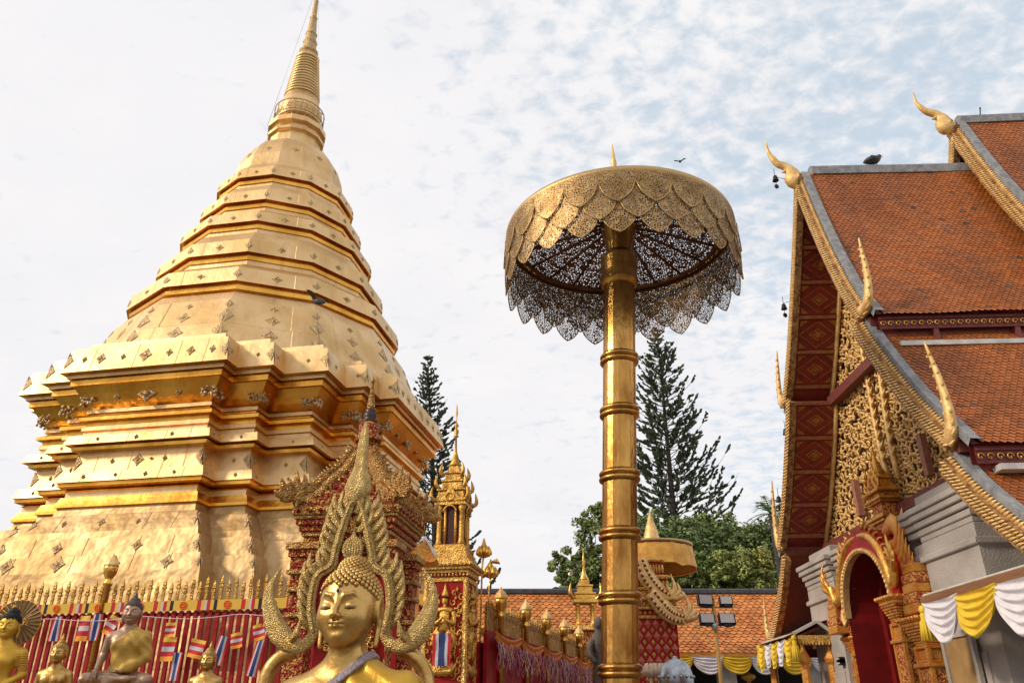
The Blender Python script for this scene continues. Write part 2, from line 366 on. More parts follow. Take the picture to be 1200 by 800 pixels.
# beaded corner ornaments and flowers in the cove
for k in (0, 1, 3):
    n, h = face_frame(k)
    for sx in (-1, 1):
        for (ax, by) in ((A1, B1), (A2, B2), (AC, AC), (B2, A2), (B1, A1)):
            c = Vector((CX, CY, 8.02)) + n * (by - .40) + h * (sx * (ax - .42 - .14)); rr = random.Random(int(c.x * 100))
            for _ in range(26):
                b.ball(c + h * rr.uniform(-.17, .17) + Vector((0, 0, rr.uniform(-.14, .14))) + n * rr.uniform(-.02, .03), rr.uniform(.025, .05), 5, 1)
    c = Vector((CX, CY, 8.03)) + n * (B1 - .40)
    b.diamond(c, h, Vector((0, 0, 1)), n, .26, .19, .06, 1); b.ball(c + n * .05, (.07, .07, .07), 8, 1)
    for fx in (-.5, .5): b.diamond(c + h * fx * 1.5, h, Vector((0, 0, 1)), n, .09, .1, .03, 1)
b.build('cornice', [GILT, LOZ, GILT_BOUNCE], chedi)

# twelve sided tiers
UX = CX + .085; PH = .796 - CR - math.pi / 2
def ring12(r, z): return [Vector((UX + r * math.cos(PH + k * math.pi / 6), CY + r * math.sin(PH + k * math.pi / 6), z)) for k in range(12)]
def dodeca(b, prof, m=0): b.loft([ring12(r, z) for r, z in prof], m, False, True, False, False)
def ring_loz(b, r0, z0, r1, z1, a, c, corner=True, t=.5):
    for k in range(12):
        p0, p1 = ring12(r0, z0), ring12(r1, z1); j = (k + 1) % 12
        m0 = p0[k].lerp(p1[k], t); m1 = p0[j].lerp(p1[j], t); mid = (m0 + m1) / 2; h = (m1 - m0).normalized()
        up = ((p1[k] + p1[j]) / 2 - (p0[k] + p0[j]) / 2).normalized(); nn = h.cross(up).normalized()
        rv = random.Random(int(z0 * 91) + k); q = rv.uniform(.75, 1.0); b.diamond(mid + h * rv.uniform(-.02, .02), h, up, nn, a * q, c * q, .02, 1)
        Hs = ((p1[k] - p0[k]).length) / 2; cs = (p0[k] + p0[j] + p1[k] + p1[j]) / 4 + h * ((m1 - m0).length * (.22 if k % 2 else -.26)); b.add([cs + h * .009 - up * Hs + nn * .001, cs + h * .009 + up * Hs + nn * .001, cs + up * Hs + nn * .008, cs - up * Hs + nn * .008, cs - h * .009 + up * Hs + nn * .001, cs - h * .009 - up * Hs + nn * .001], [(0, 1, 2, 3), (3, 2, 4, 5)], 0)
        if corner:
            for e, s in ((m0, 1), (m1, -1)):
                b.add([e + up * c + nn * .012, e - up * c + nn * .012, e + h * s * a * .8 + nn * .012, e + h * s * a * .25 + nn * .025], [(0, 1, 3), (1, 2, 3), (2, 0, 3)] if s < 0 else [(1, 0, 3), (2, 1, 3), (0, 2, 3)], 1)
tiers = [(3.77, 11.30, 11.72), (3.237, 12.457, 12.882), (2.816, 13.692, 14.04), (2.421, 14.663, 15.04), (2.10, 15.75, 16.1)]
b = MB(); dodeca(b, [(4.55, 9.2), (4.45, 9.42), (4.28, 9.9), (4.24, 9.93), (3.92, 10.72), (3.86, 10.74), (3.72, 11.0), (3.58, 11.03), (3.56, 11.16)])
ring_loz(b, 4.45, 9.42, 4.28, 9.9, .24, .24); ring_loz(b, 4.24, 9.93, 3.92, 10.72, .25, .24, True, .30); ring_loz(b, 4.24, 9.93, 3.92, 10.72, .14, .13, True, .78)
b.build('skirt', [GILT, LOZ], chedi)
for i, (r, z0, z1) in enumerate(tiers):
    rn, zn = (tiers[i + 1][0], tiers[i + 1][1]) if i < 4 else (1.72, 16.42)
    H = z1 - z0; b = MB()
    prof = [(r - .24, z0 - .19), (r - .10, z0 - .18), (r - .09, z0 - .08), (r - .17, z0 - .07), (r - .16, z0 - .005), (r, z0), (r - .06, z1)]
    if i < 4: prof += [(r - .16, z1 + .03), (rn + .02, zn - .40), (rn - .12, zn - .36), (rn - .13, zn - .17), (rn - .2, zn - .16)]
    else: prof += [(rn, zn), (rn - .2, zn + .02)]
    dodeca(b, prof[:6], 2); dodeca(b, prof[5:]); ring_loz(b, r, z0, r - .06, z1, .11 * r / 3 + .015, H * .28, True)
    b.build('tier', [GILT, LOZ, GILT_BOUNCE], chedi)
b = MB(); dodeca(b, [(1.74, 16.40), (1.70, 16.5), (1.63, 16.95), (1.47, 17.42), (1.22, 17.78), (.86, 17.9), (.82, 17.95), (.80, 18.5)])
ring_loz(b, 1.63, 16.95, 1.47, 17.42, .14, .14, False); b.build('bell', [GILT, LOZ], chedi)
b = MB(); dodeca(b, [(.78, 18.36), (.80, 18.44), (.90, 18.50), (.92, 18.58), (.78, 18.62), (.80, 18.75), (.94, 18.82), (.92, 19.02), (.70, 19.08), (.62, 19.2), (.62, 19.4)])
b.build('throne_ring', [GILT, GILT_BOUNCE], chedi)
def uz(r, z): return (r, z)
b = MB(); c0 = (UX, CY, 0)
b.lathe([(.62, 19.3), (.70, 19.33), (.70, 19.42), (.66, 19.45), (.68, 19.55), (.72, 19.62), (.68, 19.9), (.62, 20.05), (.56, 20.36)], 24, c0)
rr_, z_ = .565, 20.36; prof = []
n_r = 13
for k in range(n_r):
    t = k / n_r; r0 = .575 * (1 - t) + .385 * t; za = 20.36 + (22.05 - 20.36) * t; zb = 20.36 + (22.05 - 20.36) * (k + 1) / n_r; h = zb - za
    prof += [(r0 - .075, za), (r0 - .01, za + h * .2), (r0 + .015, za + h * .5), (r0 - .01, za + h * .8), (r0 - .075, zb)]
prof += [(.34, 22.06), (.40, 22.1), (.40, 22.22), (.33, 22.25), (.29, 22.45)]
b.lathe(prof, 24, c0); b.build('ringed_spire', [GILT], chedi)
b = MB(); b.lathe([(.29, 22.4), (.33, 22.46), (.33, 22.5), (.25, 22.55), (.22, 22.9), (.25, 22.95), (.21, 23.0), (.18, 23.3), (.21, 23.34), (.17, 23.4), (.12, 24.1), (.14, 24.14), (.10, 24.2), (.08, 24.9), (.09, 24.95), (.05, 25.1), (.02, 26.2)], 18, c0)
b.build('needle', [LOZ], chedi)
# filigree parasol hoop round the spire foot, hung with little leaves
b = MB()
hoop = [(UX + .80 * math.cos(a), CY + .80 * math.sin(a), 19.75) for a in np.linspace(0, 2 * math.pi, 25)]
b.tube(hoop, .018, 5); b.tube([(x, y, 19.35) for x, y, z in hoop], .014, 5)
for k in range(24):
    a = 2 * math.pi * k / 24; p = Vector((UX + .8 * math.cos(a), CY + .8 * math.sin(a), 19.55)); q = Vector((UX + .8 * math.cos(a + .13), CY + .8 * math.sin(a + .13), 19.55))
    b.tube([p + Vector((0, 0, .2)), q - Vector((0, 0, .2))], .010, 4); b.tube([p - Vector((0, 0, .2)), q + Vector((0, 0, .2))], .010, 4)
    b.tube([p - Vector((0, 0, .2)), p - Vector((0, 0, .46))], .007, 4); b.ball(p - Vector((0, 0, .5)), (.03, .03, .06), 5)
    if k % 6 == 0: b.tube([p + Vector((0, 0, .2)), Vector((UX + .6 * math.cos(a), CY + .6 * math.sin(a), 19.9))], .012, 4)
b.build('hoop', [LOZ], chedi)
WIRE = mat('steel wire', (.45, .45, .47), .5, .8)
for a in (R(-160), R(-35), R(90)):
    b = MB(); b.tube([(UX, CY, 26.0), (UX + .95 * math.cos(a), CY + .95 * math.sin(a), 19.0)], .006, 4); b.build('guy_wire', WIRE, chedi)
# ------------------------------------------------------------------ pierced gold sheet (real cut-outs)
def pierced(name, col, col2, scale, thr, rough=.4, stretch=None, metal=.85):
    m = mat(name, col, rough, metal, col2, 5, .2, 40); t = m.node_tree; b = t.nodes['Principled BSDF']; o = t.nodes['Material Output']
    c = t.nodes.new('ShaderNodeTexCoord'); v = t.nodes.new('ShaderNodeTexVoronoi'); v.feature = 'DISTANCE_TO_EDGE'; v.inputs['Scale'].default_value = scale; v.inputs['Randomness'].default_value = .85
    n = t.nodes.new('ShaderNodeTexNoise'); n.inputs['Scale'].default_value = scale * .35; mx = t.nodes.new('ShaderNodeMixRGB'); mx.inputs[0].default_value = .035
    src = c.outputs['Object']
    t.links.new(src, mx.inputs[1]); t.links.new(n.outputs['Color'], mx.inputs[2]); t.links.new(src, n.inputs['Vector']); t.links.new(mx.outputs[0], v.inputs['Vector'])
    g = t.nodes.new('ShaderNodeMath'); g.operation = 'GREATER_THAN'; g.inputs[1].default_value = thr; t.links.new(v.outputs['Distance'], g.inputs[0])
    tr = t.nodes.new('ShaderNodeBsdfTransparent'); ms = t.nodes.new('ShaderNodeMixShader'); t.links.new(g.outputs[0], ms.inputs[0]); t.links.new(b.outputs[0], ms.inputs[1]); t.links.new(tr.outputs[0], ms.inputs[2]); t.links.new(ms.outputs[0], o.inputs['Surface'])
    return m
PIERCE = pierced('pierced gilt valance', (.44, .285, .13), (.28, .165, .065), 36, .155, .45)
WEAVE  = pierced('pierced canopy net', (.30, .16, .085), (.20, .09, .045), 30, .26, .5, metal=.6)
COLG   = mat('column gilt', (.62, .35, .095), .29, 1.0, (.30, .13, .03), 2.6, .3, 14, detail=7, stretch=(1.6, 1.6, .55))
RIMG   = mat('rim gilt', (.47, .31, .135), .42, .85, (.50, .32, .12), 9, .3, 40)
DRUM   = mat('orange gilt drum', (.80, .43, .075), .55, .12, (.60, .27, .035), 3, .9, 9)
RIBB   = mat('brown rib', (.20, .085, .03), .5, .6, (.14, .055, .02), 8)

def umbrella(loc, z0, zcap, zrim, rc, rr, lean, label, npet=22, fine=True, drop=.92, cone=None, bands=()):
    root = thing('ceremonial_umbrella', label, 'umbrella', (loc[0], loc[1], 0))
    T = Matrix.Identity(4); T[0][2] = lean; T[0][3] = loc[0] - lean * z0; T[1][3] = loc[1]
    cx = loc[0] + lean * (zrim - z0)
    # column
    b = MB(T); n = 18 if fine else 12
    b.lathe([(rc * 1.5, 0), (rc * 1.5, .5), (rc * 1.25, .7), (rc, .9), (rc, zcap - .75)], n, (0, 0, 0), 0, False)
    colo = b.build('column', COLG, root)
    for zb in bands:
        b = MB(T); k = .035
        prof = [(rc * .9, zb - .11)]
        for j in (-1, 1):
            for a in np.linspace(-math.pi / 2, math.pi / 2, 6): prof.append((rc + .010 + k * math.cos(a), zb + j * .036 + .034 * math.sin(a)))
        prof.append((rc * .9, zb + .11)); b.lathe(prof, 28); b.build('column_ring', COLG, colo)
    b = MB(T); q = rc / .22
    prof = [(rc, zcap - 1.0), (rc + .02, zcap - .98), (rc + .05 * q, zcap - .93), (rc + .05 * q, zcap - .87), (rc + .03, zcap - .84), (rc + .045, zcap - .72), (rc + .05 * q, zcap - .66), (rc + .04, zcap - .62), (rc + .055 * q, zcap - .56), (rc + .04 * q, zcap - .50), (rc - .03, zcap - .46), (rc - .04, zcap - .40)]
    b.lathe(prof, 28)
    for k in range(14):     # lotus petals of the capital
        a = 2 * math.pi * k / 14; w = math.pi / 14
        g = []
        for t in np.linspace(0, 1, 7):
            r = rc - .04 + .09 * t ** 1.6 * q; z = zcap - .42 + .44 * t; ww = w * (1.0 if t < .8 else 1 - (t - .8) * 1.4)
            g.append([(r * (1 + .03 * (1 - abs(s))) * math.cos(a + s * ww), r * (1 + .03 * (1 - abs(s))) * math.sin(a + s * ww), z) for s in (-1, -.5, 0, .5, 1)])
        b.sheet(g)
    b.lathe([(rc - .05, zcap - .4), (rc + .02, zcap)], 14)
    b.build('lotus_capital', COLG, colo)
    # frame under the canopy
    zi = zrim + .02; ri = rr * .9
    ring = [(cx + ri * math.cos(a), loc[1] + ri * math.sin(a), zi) for a in np.linspace(0, 2 * math.pi, 49)]
    b = MB(); b.tube(ring, .035 if fine else .05, 6); b.build('frame_ring', RIBB, root)
    nr = 20 if fine else 12
    for k in range(nr):
        a = 2 * math.pi * (k + .3) / nr
        b = MB(); b.tube([(cx + (rc + .02) * math.cos(a), loc[1] + (rc + .02) * math.sin(a), zi + .26), (cx + ri * .5 * math.cos(a), loc[1] + ri * .5 * math.sin(a), zi + .17), (cx + ri * math.cos(a), loc[1] + ri * math.sin(a), zi + .01)], .022, 5); b.build('rib', RIBB, root)
    # canopy net
    b = MB(); rings = []
    for t in np.linspace(0, 1, 8):
        r = rr * (.985 if fine else .91) * (1 - t) + .05 * t; rings.append([(cx + r * math.cos(a), loc[1] + r * math.sin(a), zi + .04 + .36 * t) for a in np.linspace(0, 2 * math.pi, 48, endpoint=False)])
    b.loft(rings, 0, True, True, False, False); cano = b.build('canopy', WEAVE if fine else COLG, root)
    # rim hoop
    b = MB(); zr = zrim + .06; rw = rr if fine else rr * .92
    b.lathe([(rw - .02, zr - .03), (rw + .015, zr - .03), (rw + .03, zr + .02), (rw + .015, zr + .07), (rw - .05, zr + .08), (rw - .05, zr)], 64, (cx, loc[1], 0), caps=False); b.build('rim', RIMG, cano)
    # three overlapping rows of scalloped petals
    rows = [(drop * .52, 0.0, .030), (drop * .78, .5, .016), (drop, 0.0, .0)]
    if not fine:
        b = MB(); rj = random.Random(4); N_ = 30; jz = [rj.uniform(-.06, .05) for _ in range(N_)]; jr = [rj.uniform(.97, 1.02) for _ in range(N_)]
        b.loft([[Vector((cx + rr * f * (1 + (jr[k] - 1) * g) * math.cos(k * 6.2832 / N_), loc[1] + rr * f * (1 + (jr[k] - 1) * g) * math.sin(k * 6.2832 / N_), z + jz[k] * h)) for k in range(N_)] for f, z, g, h in ((.97, zrim - drop * .95, 1, 1), (1.0, zrim - drop, 1, 1), (.975, zrim - drop * .66, .6, .3), (.955, zrim - drop * .33, .8, .2), (.92, zrim + .03, .3, .3), (.90, zrim - .2, .3, 0))], 0, False, True, False, False); b.build('drum_valance', DRUM, root)
    for L, off, dr in (rows if fine else []):
        b = MB(); nc = 9
        for i in range(npet):
            ac = 2 * math.pi * (i + off) / npet; hw = math.pi / npet * 1.0; g = []; edge = []
            for j in range(nc):
                s = -1 + 2 * j / (nc - 1); tip = .34 * drop * (.72 * math.sqrt(max(0, 1 - abs(s) ** 1.7)) + .28 * (1 - abs(s)))
                zb = zrim + .04 - (L - .34 * drop) - tip
                r = rr + dr + .006 * (1 - abs(s)); a = ac + s * hw
                col = []
                for t in np.linspace(0, 1, 6): col.append(Vector((cx + (r + .02 * t) * math.cos(a), loc[1] + (r + .02 * t) * math.sin(a), (zrim + .05) * (1 - t) + zb * t)))
                g.append(col); edge.append(col[-1])
            b.sheet(g, 0); b.tube(edge, .009 if fine else .02, 4, 1)
        b.build('petal_valance', [PIERCE if fine else COLG, RIMG], cano)
    b = MB(); zt = zi + .38
    if cone: b.lathe([(cone[0], zt - .28), (cone[0] * .95, zt - .2), (cone[0] * .6, zt + cone[1] * .3), (cone[0] * .3, zt + cone[1] * .6), (cone[0] * .34, zt + cone[1] * .63), (.03, zt + cone[1] * .8), (.01, zt + cone[1])], 12, (cx, loc[1], 0))
    else: b.lathe([(.12, zt - .05), (.09, zt + .1), (.05, zt + .3), (.02, zt + .75), (.035, zt + .85), (.03, zt + .95), (.05, zt + 1.05), (.035, zt + 1.13), (.004, zt + 1.42)], 8, (cx, loc[1], 0))
    b.build('finial', PALEG, root)
    return root
zs = [at(727, v, 9.8).z for v in (785, 699, 623, 554, 478, 415)]
umbrella((1.25, 10.0), 1.96, 8.16, 7.92, .222, 1.64, .055, 'tall pierced golden umbrella on a gilded column with lotus capital in the foreground', bands=zs)
umbrella((4.95, 28.5), 2.0, 6.75, 6.95, .26, 1.5, 0.0, 'far orange gold umbrella with a drum shaped canopy beyond the tall column', 16, False, .72, (.34, 1.05))
# ------------------------------------------------------------------ tiles
TILE = mat('clay tile', (.39, .108, .018), .58, 0, (.18, .050, .013), 1.1, .3, 60, island=.2, detail=9, lo=.42, hi=.78, stretch=(1, .5, .5))
TILE_O = mat('orange clay tile', (.62, .23, .055), .6, 0, (.47, .145, .03), 1.4, .25, 60, island=.25, detail=6)
TILE_D = mat('weathered tile', (.22, .085, .04), .8, 0, (.09, .07, .06), 3, .4, 40, island=.35)
def resample(P, step):
    P = [Vector(p) for p in P]; L = [0]
    for a, c in zip(P, P[1:]): L.append(L[-1] + (c - a).length)
    n = max(1, int(round(L[-1] / step))); out = []
    for i in range(n + 1):
        d = L[-1] * i / n; k = 0
        while k < len(L) - 2 and L[k + 1] < d: k += 1
        f = (d - L[k]) / max(L[k + 1] - L[k], 1e-9); out.append(P[k].lerp(P[k + 1], f))
    return out
def tiles(b, fn, prof, s0, s1, rowh=.10, w=.125, seed=1, wear=0.0, rnd=.006, lf=.012):
    """pointed clay tiles in staggered rows; fn(s, w, z) gives the world point of a profile point, prof runs downhill"""
    P = resample([Vector((p[0], p[1], 0)) for p in prof], rowh); rr = random.Random(seed); fn0 = fn
    fn = lambda s, w, z: fn0(s, w, z + .014 * math.sin(s * 1.7 + seed) * math.sin(w * 1.3 + s * .6) + .006 * math.sin(s * 5.1 + w * 3))
    for i in range(len(P) - 1):
        a = P[i]; d = (P[i + 1] - a); c = a + d * 1.65; nrm = Vector((-d.y, d.x, 0)).normalized()
        if nrm.y < 0: nrm = -nrm
        n = int((s1 - s0) / w); off = (i % 2) * .5
        for j in range(n + 1):
            sc = s0 + (j + off) * w
            l, r = max(sc - w * .49, s0), min(sc + w * .49, s1)
            if r - l < w * .3: continue
            lift = lf + rr.uniform(0, rnd); m = 0
            if wear and rr.random() < wear * (.5 + .8 * math.sin(sc * 2.1 + i * .11) ** 2): m = 1
            def q(t, up): p = a.lerp(c, t) + nrm * up; return p
            p0 = q(0, .002); p1 = q(.62, lift * .8); p2 = q(1.0, lift)
            mid = (l + r) / 2
            b.add([fn(l, p0.x, p0.y), fn(r, p0.x, p0.y), fn(r, p1.x, p1.y), fn(mid + w * .22, q(.9, lift).x, q(.9, lift).y), fn(mid, p2.x, p2.y), fn(mid - w * .22, q(.9, lift).x, q(.9, lift).y), fn(l, p1.x, p1.y)], [(0, 1, 2, 3, 4, 5, 6)], m)

# ------------------------------------------------------------------ assembly hall (viharn) on the right
VY, VT = 12.49, math.tan(R(3))
def vx(z): return 5.26 + .22 * min(max((z - 7) / 3.9, 0), 1.3)
def vf(s, w, z): return Vector((vx(z) + s, VY + w - s * VT, z))
hall = thing('temple_hall', 'temple hall with tiered clay tile roof, carved gold gable and curling gold finials', 'temple', (5.3, VY, 0))
T1 = [(0, 10.95), (.10, 10.75), (.49, 9.80), (.94, 8.80), (1.37, 7.95), (1.66, 7.46), (1.92, 7.10)]
T2 = [(1.68, 7.03), (1.94, 6.56), (2.39, 5.88), (2.81, 5.31), (3.17, 4.90), (3.42, 4.62)]
T3 = [(3.18, 4.42), (3.63, 3.90), (4.26, 3.34), (4.75, 3.02)]
TB = [T1, T2, T3]
def curve(P, k=5): return [(v.x, v.y) for v in smoothpts([(w, z, 0) for w, z in P], k)]
def offs(P, d):
    """offset a profile (w,z) along its upward normal"""
    out = []
    for i, p in enumerate(P):
        a = P[max(i - 1, 0)]; c = P[min(i + 1, len(P) - 1)]; tx, tz = c[0] - a[0], c[1] - a[1]; l = math.hypot(tx, tz); out.append((p[0] - tz / l * d, p[1] + tx / l * d))
    return out
def ext(P, d):
    a, c = P[-2], P[-1]; l = math.hypot(c[0] - a[0], c[1] - a[1]); return P + [(c[0] + (c[0] - a[0]) / l * d, c[1] + (c[1] - a[1]) / l * d)]
def sgn(P, s): return [(s * w, z) for w, z in P]

def roof_band(fn, prof, s0, s1, near, tile=True, seed=1, lip=.25):
    """one roof slope: tiles on top, boards below, grey verge strip, carved eave band"""
    sg = -1 if near else 1; P = ext(curve(prof), lip); Pt = offs(P, .07)
    b = MB()
    b.sheet([[fn(s, sg * w, z - .02) for w, z in Pt] for s in (s0 + .06, s1)], 0, False)
    slope = b.build('roof_slope', DRED if tile else TILE, hall)
    if tile:
        b = MB(); tiles(b, fn, sgn(Pt, sg), s0 + .155, s1, .068, .088, seed, .014); b.build('roof_tiles', [TILE, TILE_D], slope)
    b = MB(); Pm = offs(P, .13); L = []
    for w, z in Pm: L.append([fn(s0 + .04, sg * w, z), fn(s0 + .165, sg * w, z - .01)])
    for w, z in reversed(offs(P, .02)): L.append([fn(s0 + .04, sg * w, z), fn(s0 + .165, sg * w, z)])
    n = len(Pm); b.sheet([[L[i][k] for k in (0, 1)] for i in range(n)], 0, False); b.sheet([[L[n - 1 - i][0], L[n + i][0]] for i in range(n)][::-1], 0, False)
    b.build('verge_strip', MORTAR, slope)
    # eave band
    e = P[-1]; b = MB(); up = fn
    for (w0, z0, w1, z1, mm, pr) in ((e[0] - .01, e[1] + .04, e[0] + .02, e[1] - .04, 1, 0), (e[0], e[1] - .04, e[0], e[1] - .19, 0, 0)):
        b.sheet([[fn(s, sg * w0, z0), fn(s, sg * w1, z1)] for s in np.linspace(s0 + .1, s1, 3)], mm, False)
    if tile:
        nn = int((s1 - s0) / .11)
        for i in range(nn):     # running scroll on the band
            s = s0 + .15 + i * .11; c = fn(s, sg * (e[0] + .012), e[1] - .115)
            pts = [c + Vector((.045 * math.cos(a) * (1 - a / 9), -.006, .05 * math.sin(a) * (1 - a / 9))) for a in np.linspace(0, 6.5, 9)]
            b.tube(pts, .009, 4, 2)
    b.build('eave_band', [DRED, MAROON, GOLDP], slope)

BOARD = mat('gilded board ground', (.46, .27, .09), .6, .2, (.14, .05, .02), 14, .3, 30)
def barge(fn, prof, near, s0=0.0, wd=.20, scale=.062, seed=3):
    """carved bargeboard: board with overlapping leaf scales and a toothed upper edge"""
    sg = -1 if near else 1; P = curve(prof, 6); Q = offs(P, -wd); b = MB()
    f = lambda w, z, s: fn(s, sg * w, z)
    rings = []
    for (w0, z0), (w1, z1) in zip(P, Q): rings.append([f(w0, z0, s0 - .05), f(w1, z1, s0 - .05), f(w1, z1, s0 + .07), f(w0, z0, s0 + .07)])
    b.loft(rings, 1)
    C = resample([Vector((w, z, 0)) for w, z in P], scale)
    for i in range(len(C) - 1):
        d = (C[i + 1] - C[i]).normalized(); nrm = Vector((-d.y, d.x, 0))
        if nrm.y < 0: nrm = -nrm
        for row, (o, ln, wdx) in enumerate(((-.08, .14, .026), (-.20, .15, .028))):
            c = C[i] + nrm * (o / .30 * wd) + d * (.03 * row); ax = (d * .8 + nrm * .6).normalized()
            pts = [c - ax * ln * .5, c - ax * ln * .15, c + ax * ln * .2, c + ax * ln * .5]
            P3 = [f(p.x, p.y, s0 - .05 - h) for p, h in zip(pts, (-.01, .012, .016, .004))]
            b.tube(P3, [.012, wdx * .62, wdx * .6, .006], 5, 0, True, .6, (1, 0, 0))
        c = C[i]; ax = (d * .75 + nrm * .66).normalized()
        P3 = [f(p.x, p.y, s0 + .01) for p in (c - nrm * .03, c + ax * .05, c + ax * .10 + nrm * .015)]
        b.tube(P3, [.035, .026, .004], 5, 0, True, .7, (1, 0, 0))
    b.build('bargeboard', [PALEG, BOARD], hall)
def hook(fn, pts, near, s0=0.0, r=.11, m=None):
    sg = -1 if near else 1; Pp = smoothpts([(w, z, 0) for w, z in pts], 6); b = MB()
    P3 = [fn(s0, sg * p.x, p.y) for p in Pp]
    b.tube(P3, [r * .5, r * .9, r * .8, r * .6, r * .45, r * .28, .012], 8, 0, True, .8, (1, 0, 0))
    for i in range(4, len(Pp) - 3, 3):
        d = (Pp[i + 1] - Pp[i]).normalized(); out = Vector((d.y, -d.x, 0)); t = i / len(Pp); q = 1 - t * .7
        for sd in (1, -1):
            e = Pp[i] + out * sd * .10 * q + d * .13 * q; k = Pp[i] + out * sd * .11 * q + d * .02
            b.tube([P3[i], fn(s0 - .02, sg * k.x, k.y), fn(s0 - .01, sg * e.x, e.y)], [.045 * q, .035 * q, .005], 5, 0)
    b.build('hook_finial', m or PALEG, hall)

# front section
roof_band(vf, T1, 0, 3.4, True, seed=1); roof_band(vf, T2, 0, 13, True, seed=2); roof_band(vf, T3, 0, 13, True, seed=3)
roof_band(vf, T1, 0, 3.4, False, False); roof_band(vf, T2, 0, 13, False, False); roof_band(vf, T3, 0, 13, False, False)
b = MB()
for sg in (-1, 1):
    for (w, z0, z1) in ((1.98, 6.35, 6.98), (3.48, 4.1, 4.5)):
        b.sheet([[vf(s, sg * w, z0), vf(s, sg * w, z1)] for s in (.1, 13)], 0, False)
        b.sheet([[vf(s, sg * (w + .03), z0 + .10), vf(s, sg * (w + .06), z0 + .04)] for s in (.3, 13)], 1, False)
        b.box(vf(6.6, sg * (w + .12), z0 + .085), (12.6, .14, .07), 1, -R(3))
    for s in np.arange(.9, 12, 1.15): b.box(vf(s, sg * 2.0, 6.62), (.07, .12, .5), 2, 0)
b.build('clerestory_wall', [DRED, STONEF, MAROON], hall)
for i in range(3):
    barge(vf, TB[i], True); barge(vf, TB[i], False)
for near in (True, False):
    hook(vf, [(1.72, 7.22), (1.90, 7.10), (2.08, 7.16), (2.17, 7.42), (2.16, 7.75), (2.12, 8.0), (2.09, 8.26)], near)
    hook(vf, [(3.15, 4.78), (3.30, 4.62), (3.42, 4.72), (3.46, 5.0), (3.42, 5.36), (3.36, 5.65), (3.29, 5.93)], near)
    hook(vf, [(4.55, 3.16), (4.70, 3.04), (4.84, 3.10), (4.90, 3.32), (4.88, 3.6), (4.86, 3.85)], near)
def chofa(px, Y, zt, tail):
    P = [at(u, v, Y) for u, v in px]; b = MB()
    b.tube(smoothpts(P, 5), [.10, .20, .15, .10, .085, .07, .05, .03, .008], 9, 0, True, .75, (0, 1, 0))
    q = P[3]; b.tube([q, q + Vector((-.02, 0, -.10)), q + Vector((-.10, 0, -.13))], [.05, .045, .01], 6)
    b.build('chofa_finial', PALEG, hall)
    b = MB(); o = P[0] + Vector((.08, 0, .02))
    for k in range(5):
        s = k * .13; pts = [o + Vector((s, -.02, .0)), o + Vector((s + .16, -.02, .02 + .02 * (k % 2))), o + Vector((s + .30, -.02, .10 - k * .008)), o + Vector((s + .40, -.02, .16 - k * .02))]
        b.tube(smoothpts(pts, 3), [.07, .085, .05, .01], 6, 0, True, .8, (0, 1, 0))
    b.build('ridge_tail', MORTAR, hall)
chofa([(941, 213), (931, 211), (928, 203), (921, 196), (911, 192), (904, 184), (900, 177), (897.5, 166)], VY, 10.9, True)
b = MB()
for s0, s1, dz in ((.25, 3.5, 0),):
    pts = [(s, 11.05 + .02 * math.cos(s)) for s in np.linspace(s0, s1, 8)]
    b.loft([[vf(0, 0, 11) * 0 + Vector((5.48 + s, VY - s * VT + a, z + c)) for a, c in ((-.13, -.12), (-.12, .05), (-.05, .12), (.05, .12), (.12, .05), (.13, -.12))] for s, z in pts], 0)
b.build('ridge_cap', MORTAR, hall)

# taller rear section
RZ = 1.12
def rf(s, w, z): return Vector((8.40 + .06 * (z - 7 - RZ) + s, VY + w - (s + 3.0) * VT, z))
R1 = [(w, z + RZ) for w, z in T1]
roof_band(rf, R1, 0, 8, True, seed=5); roof_band(rf, R1, 0, 8, False, False)
barge(rf, R1, True); barge(rf, R1, False)
chofa([(1118, 150), (1108, 148), (1104, 140), (1096, 134), (1086, 131), (1078, 125), (1073, 119), (1070, 108)], 12.3, 11.9, True)
b = MB(); b.loft([[Vector((8.75 + s, VY - (s + 3.2) * VT + a, 12.17 + .012 * s + c)) for a, c in ((-.13, -.12), (-.12, .05), (-.05, .12), (.05, .12), (.12, .05), (.13, -.12))] for s in np.linspace(0, 8, 6)], 0); b.build('ridge_cap', MORTAR, hall)
b = MB(); 
for sg in (-1, 1): b.sheet([[rf(s, sg * 2.0, 6.6), rf(s, sg * 2.0, 8.3)] for s in (.3, 8)], 0, False)
P = [(0, 11.9)] + R1[1:]; poly = [(w, z) for w, z in reversed(P)] + [(-w, z) for w, z in P[1:]]
b.prism([(w, z) for w, z in poly], rf(.45, 0, 0) - Vector((.06 * (-7 - RZ), 0, 0)), (0, 1, 0), (0, 0, 1), (.1, 0, 0), 0); b.build('rear_gable', [DRED], hall)
b = MB(); b.tube([at(1149, 143, 12.2), at(1148.5, 127, 12.2)], .012, 5); b.ball(at(1148.5, 127, 12.2), .02, 5); tag(b.build('lightning_rod', BLACK), 'thin metal rod standing on the rear ridge of the temple hall', 'rod')

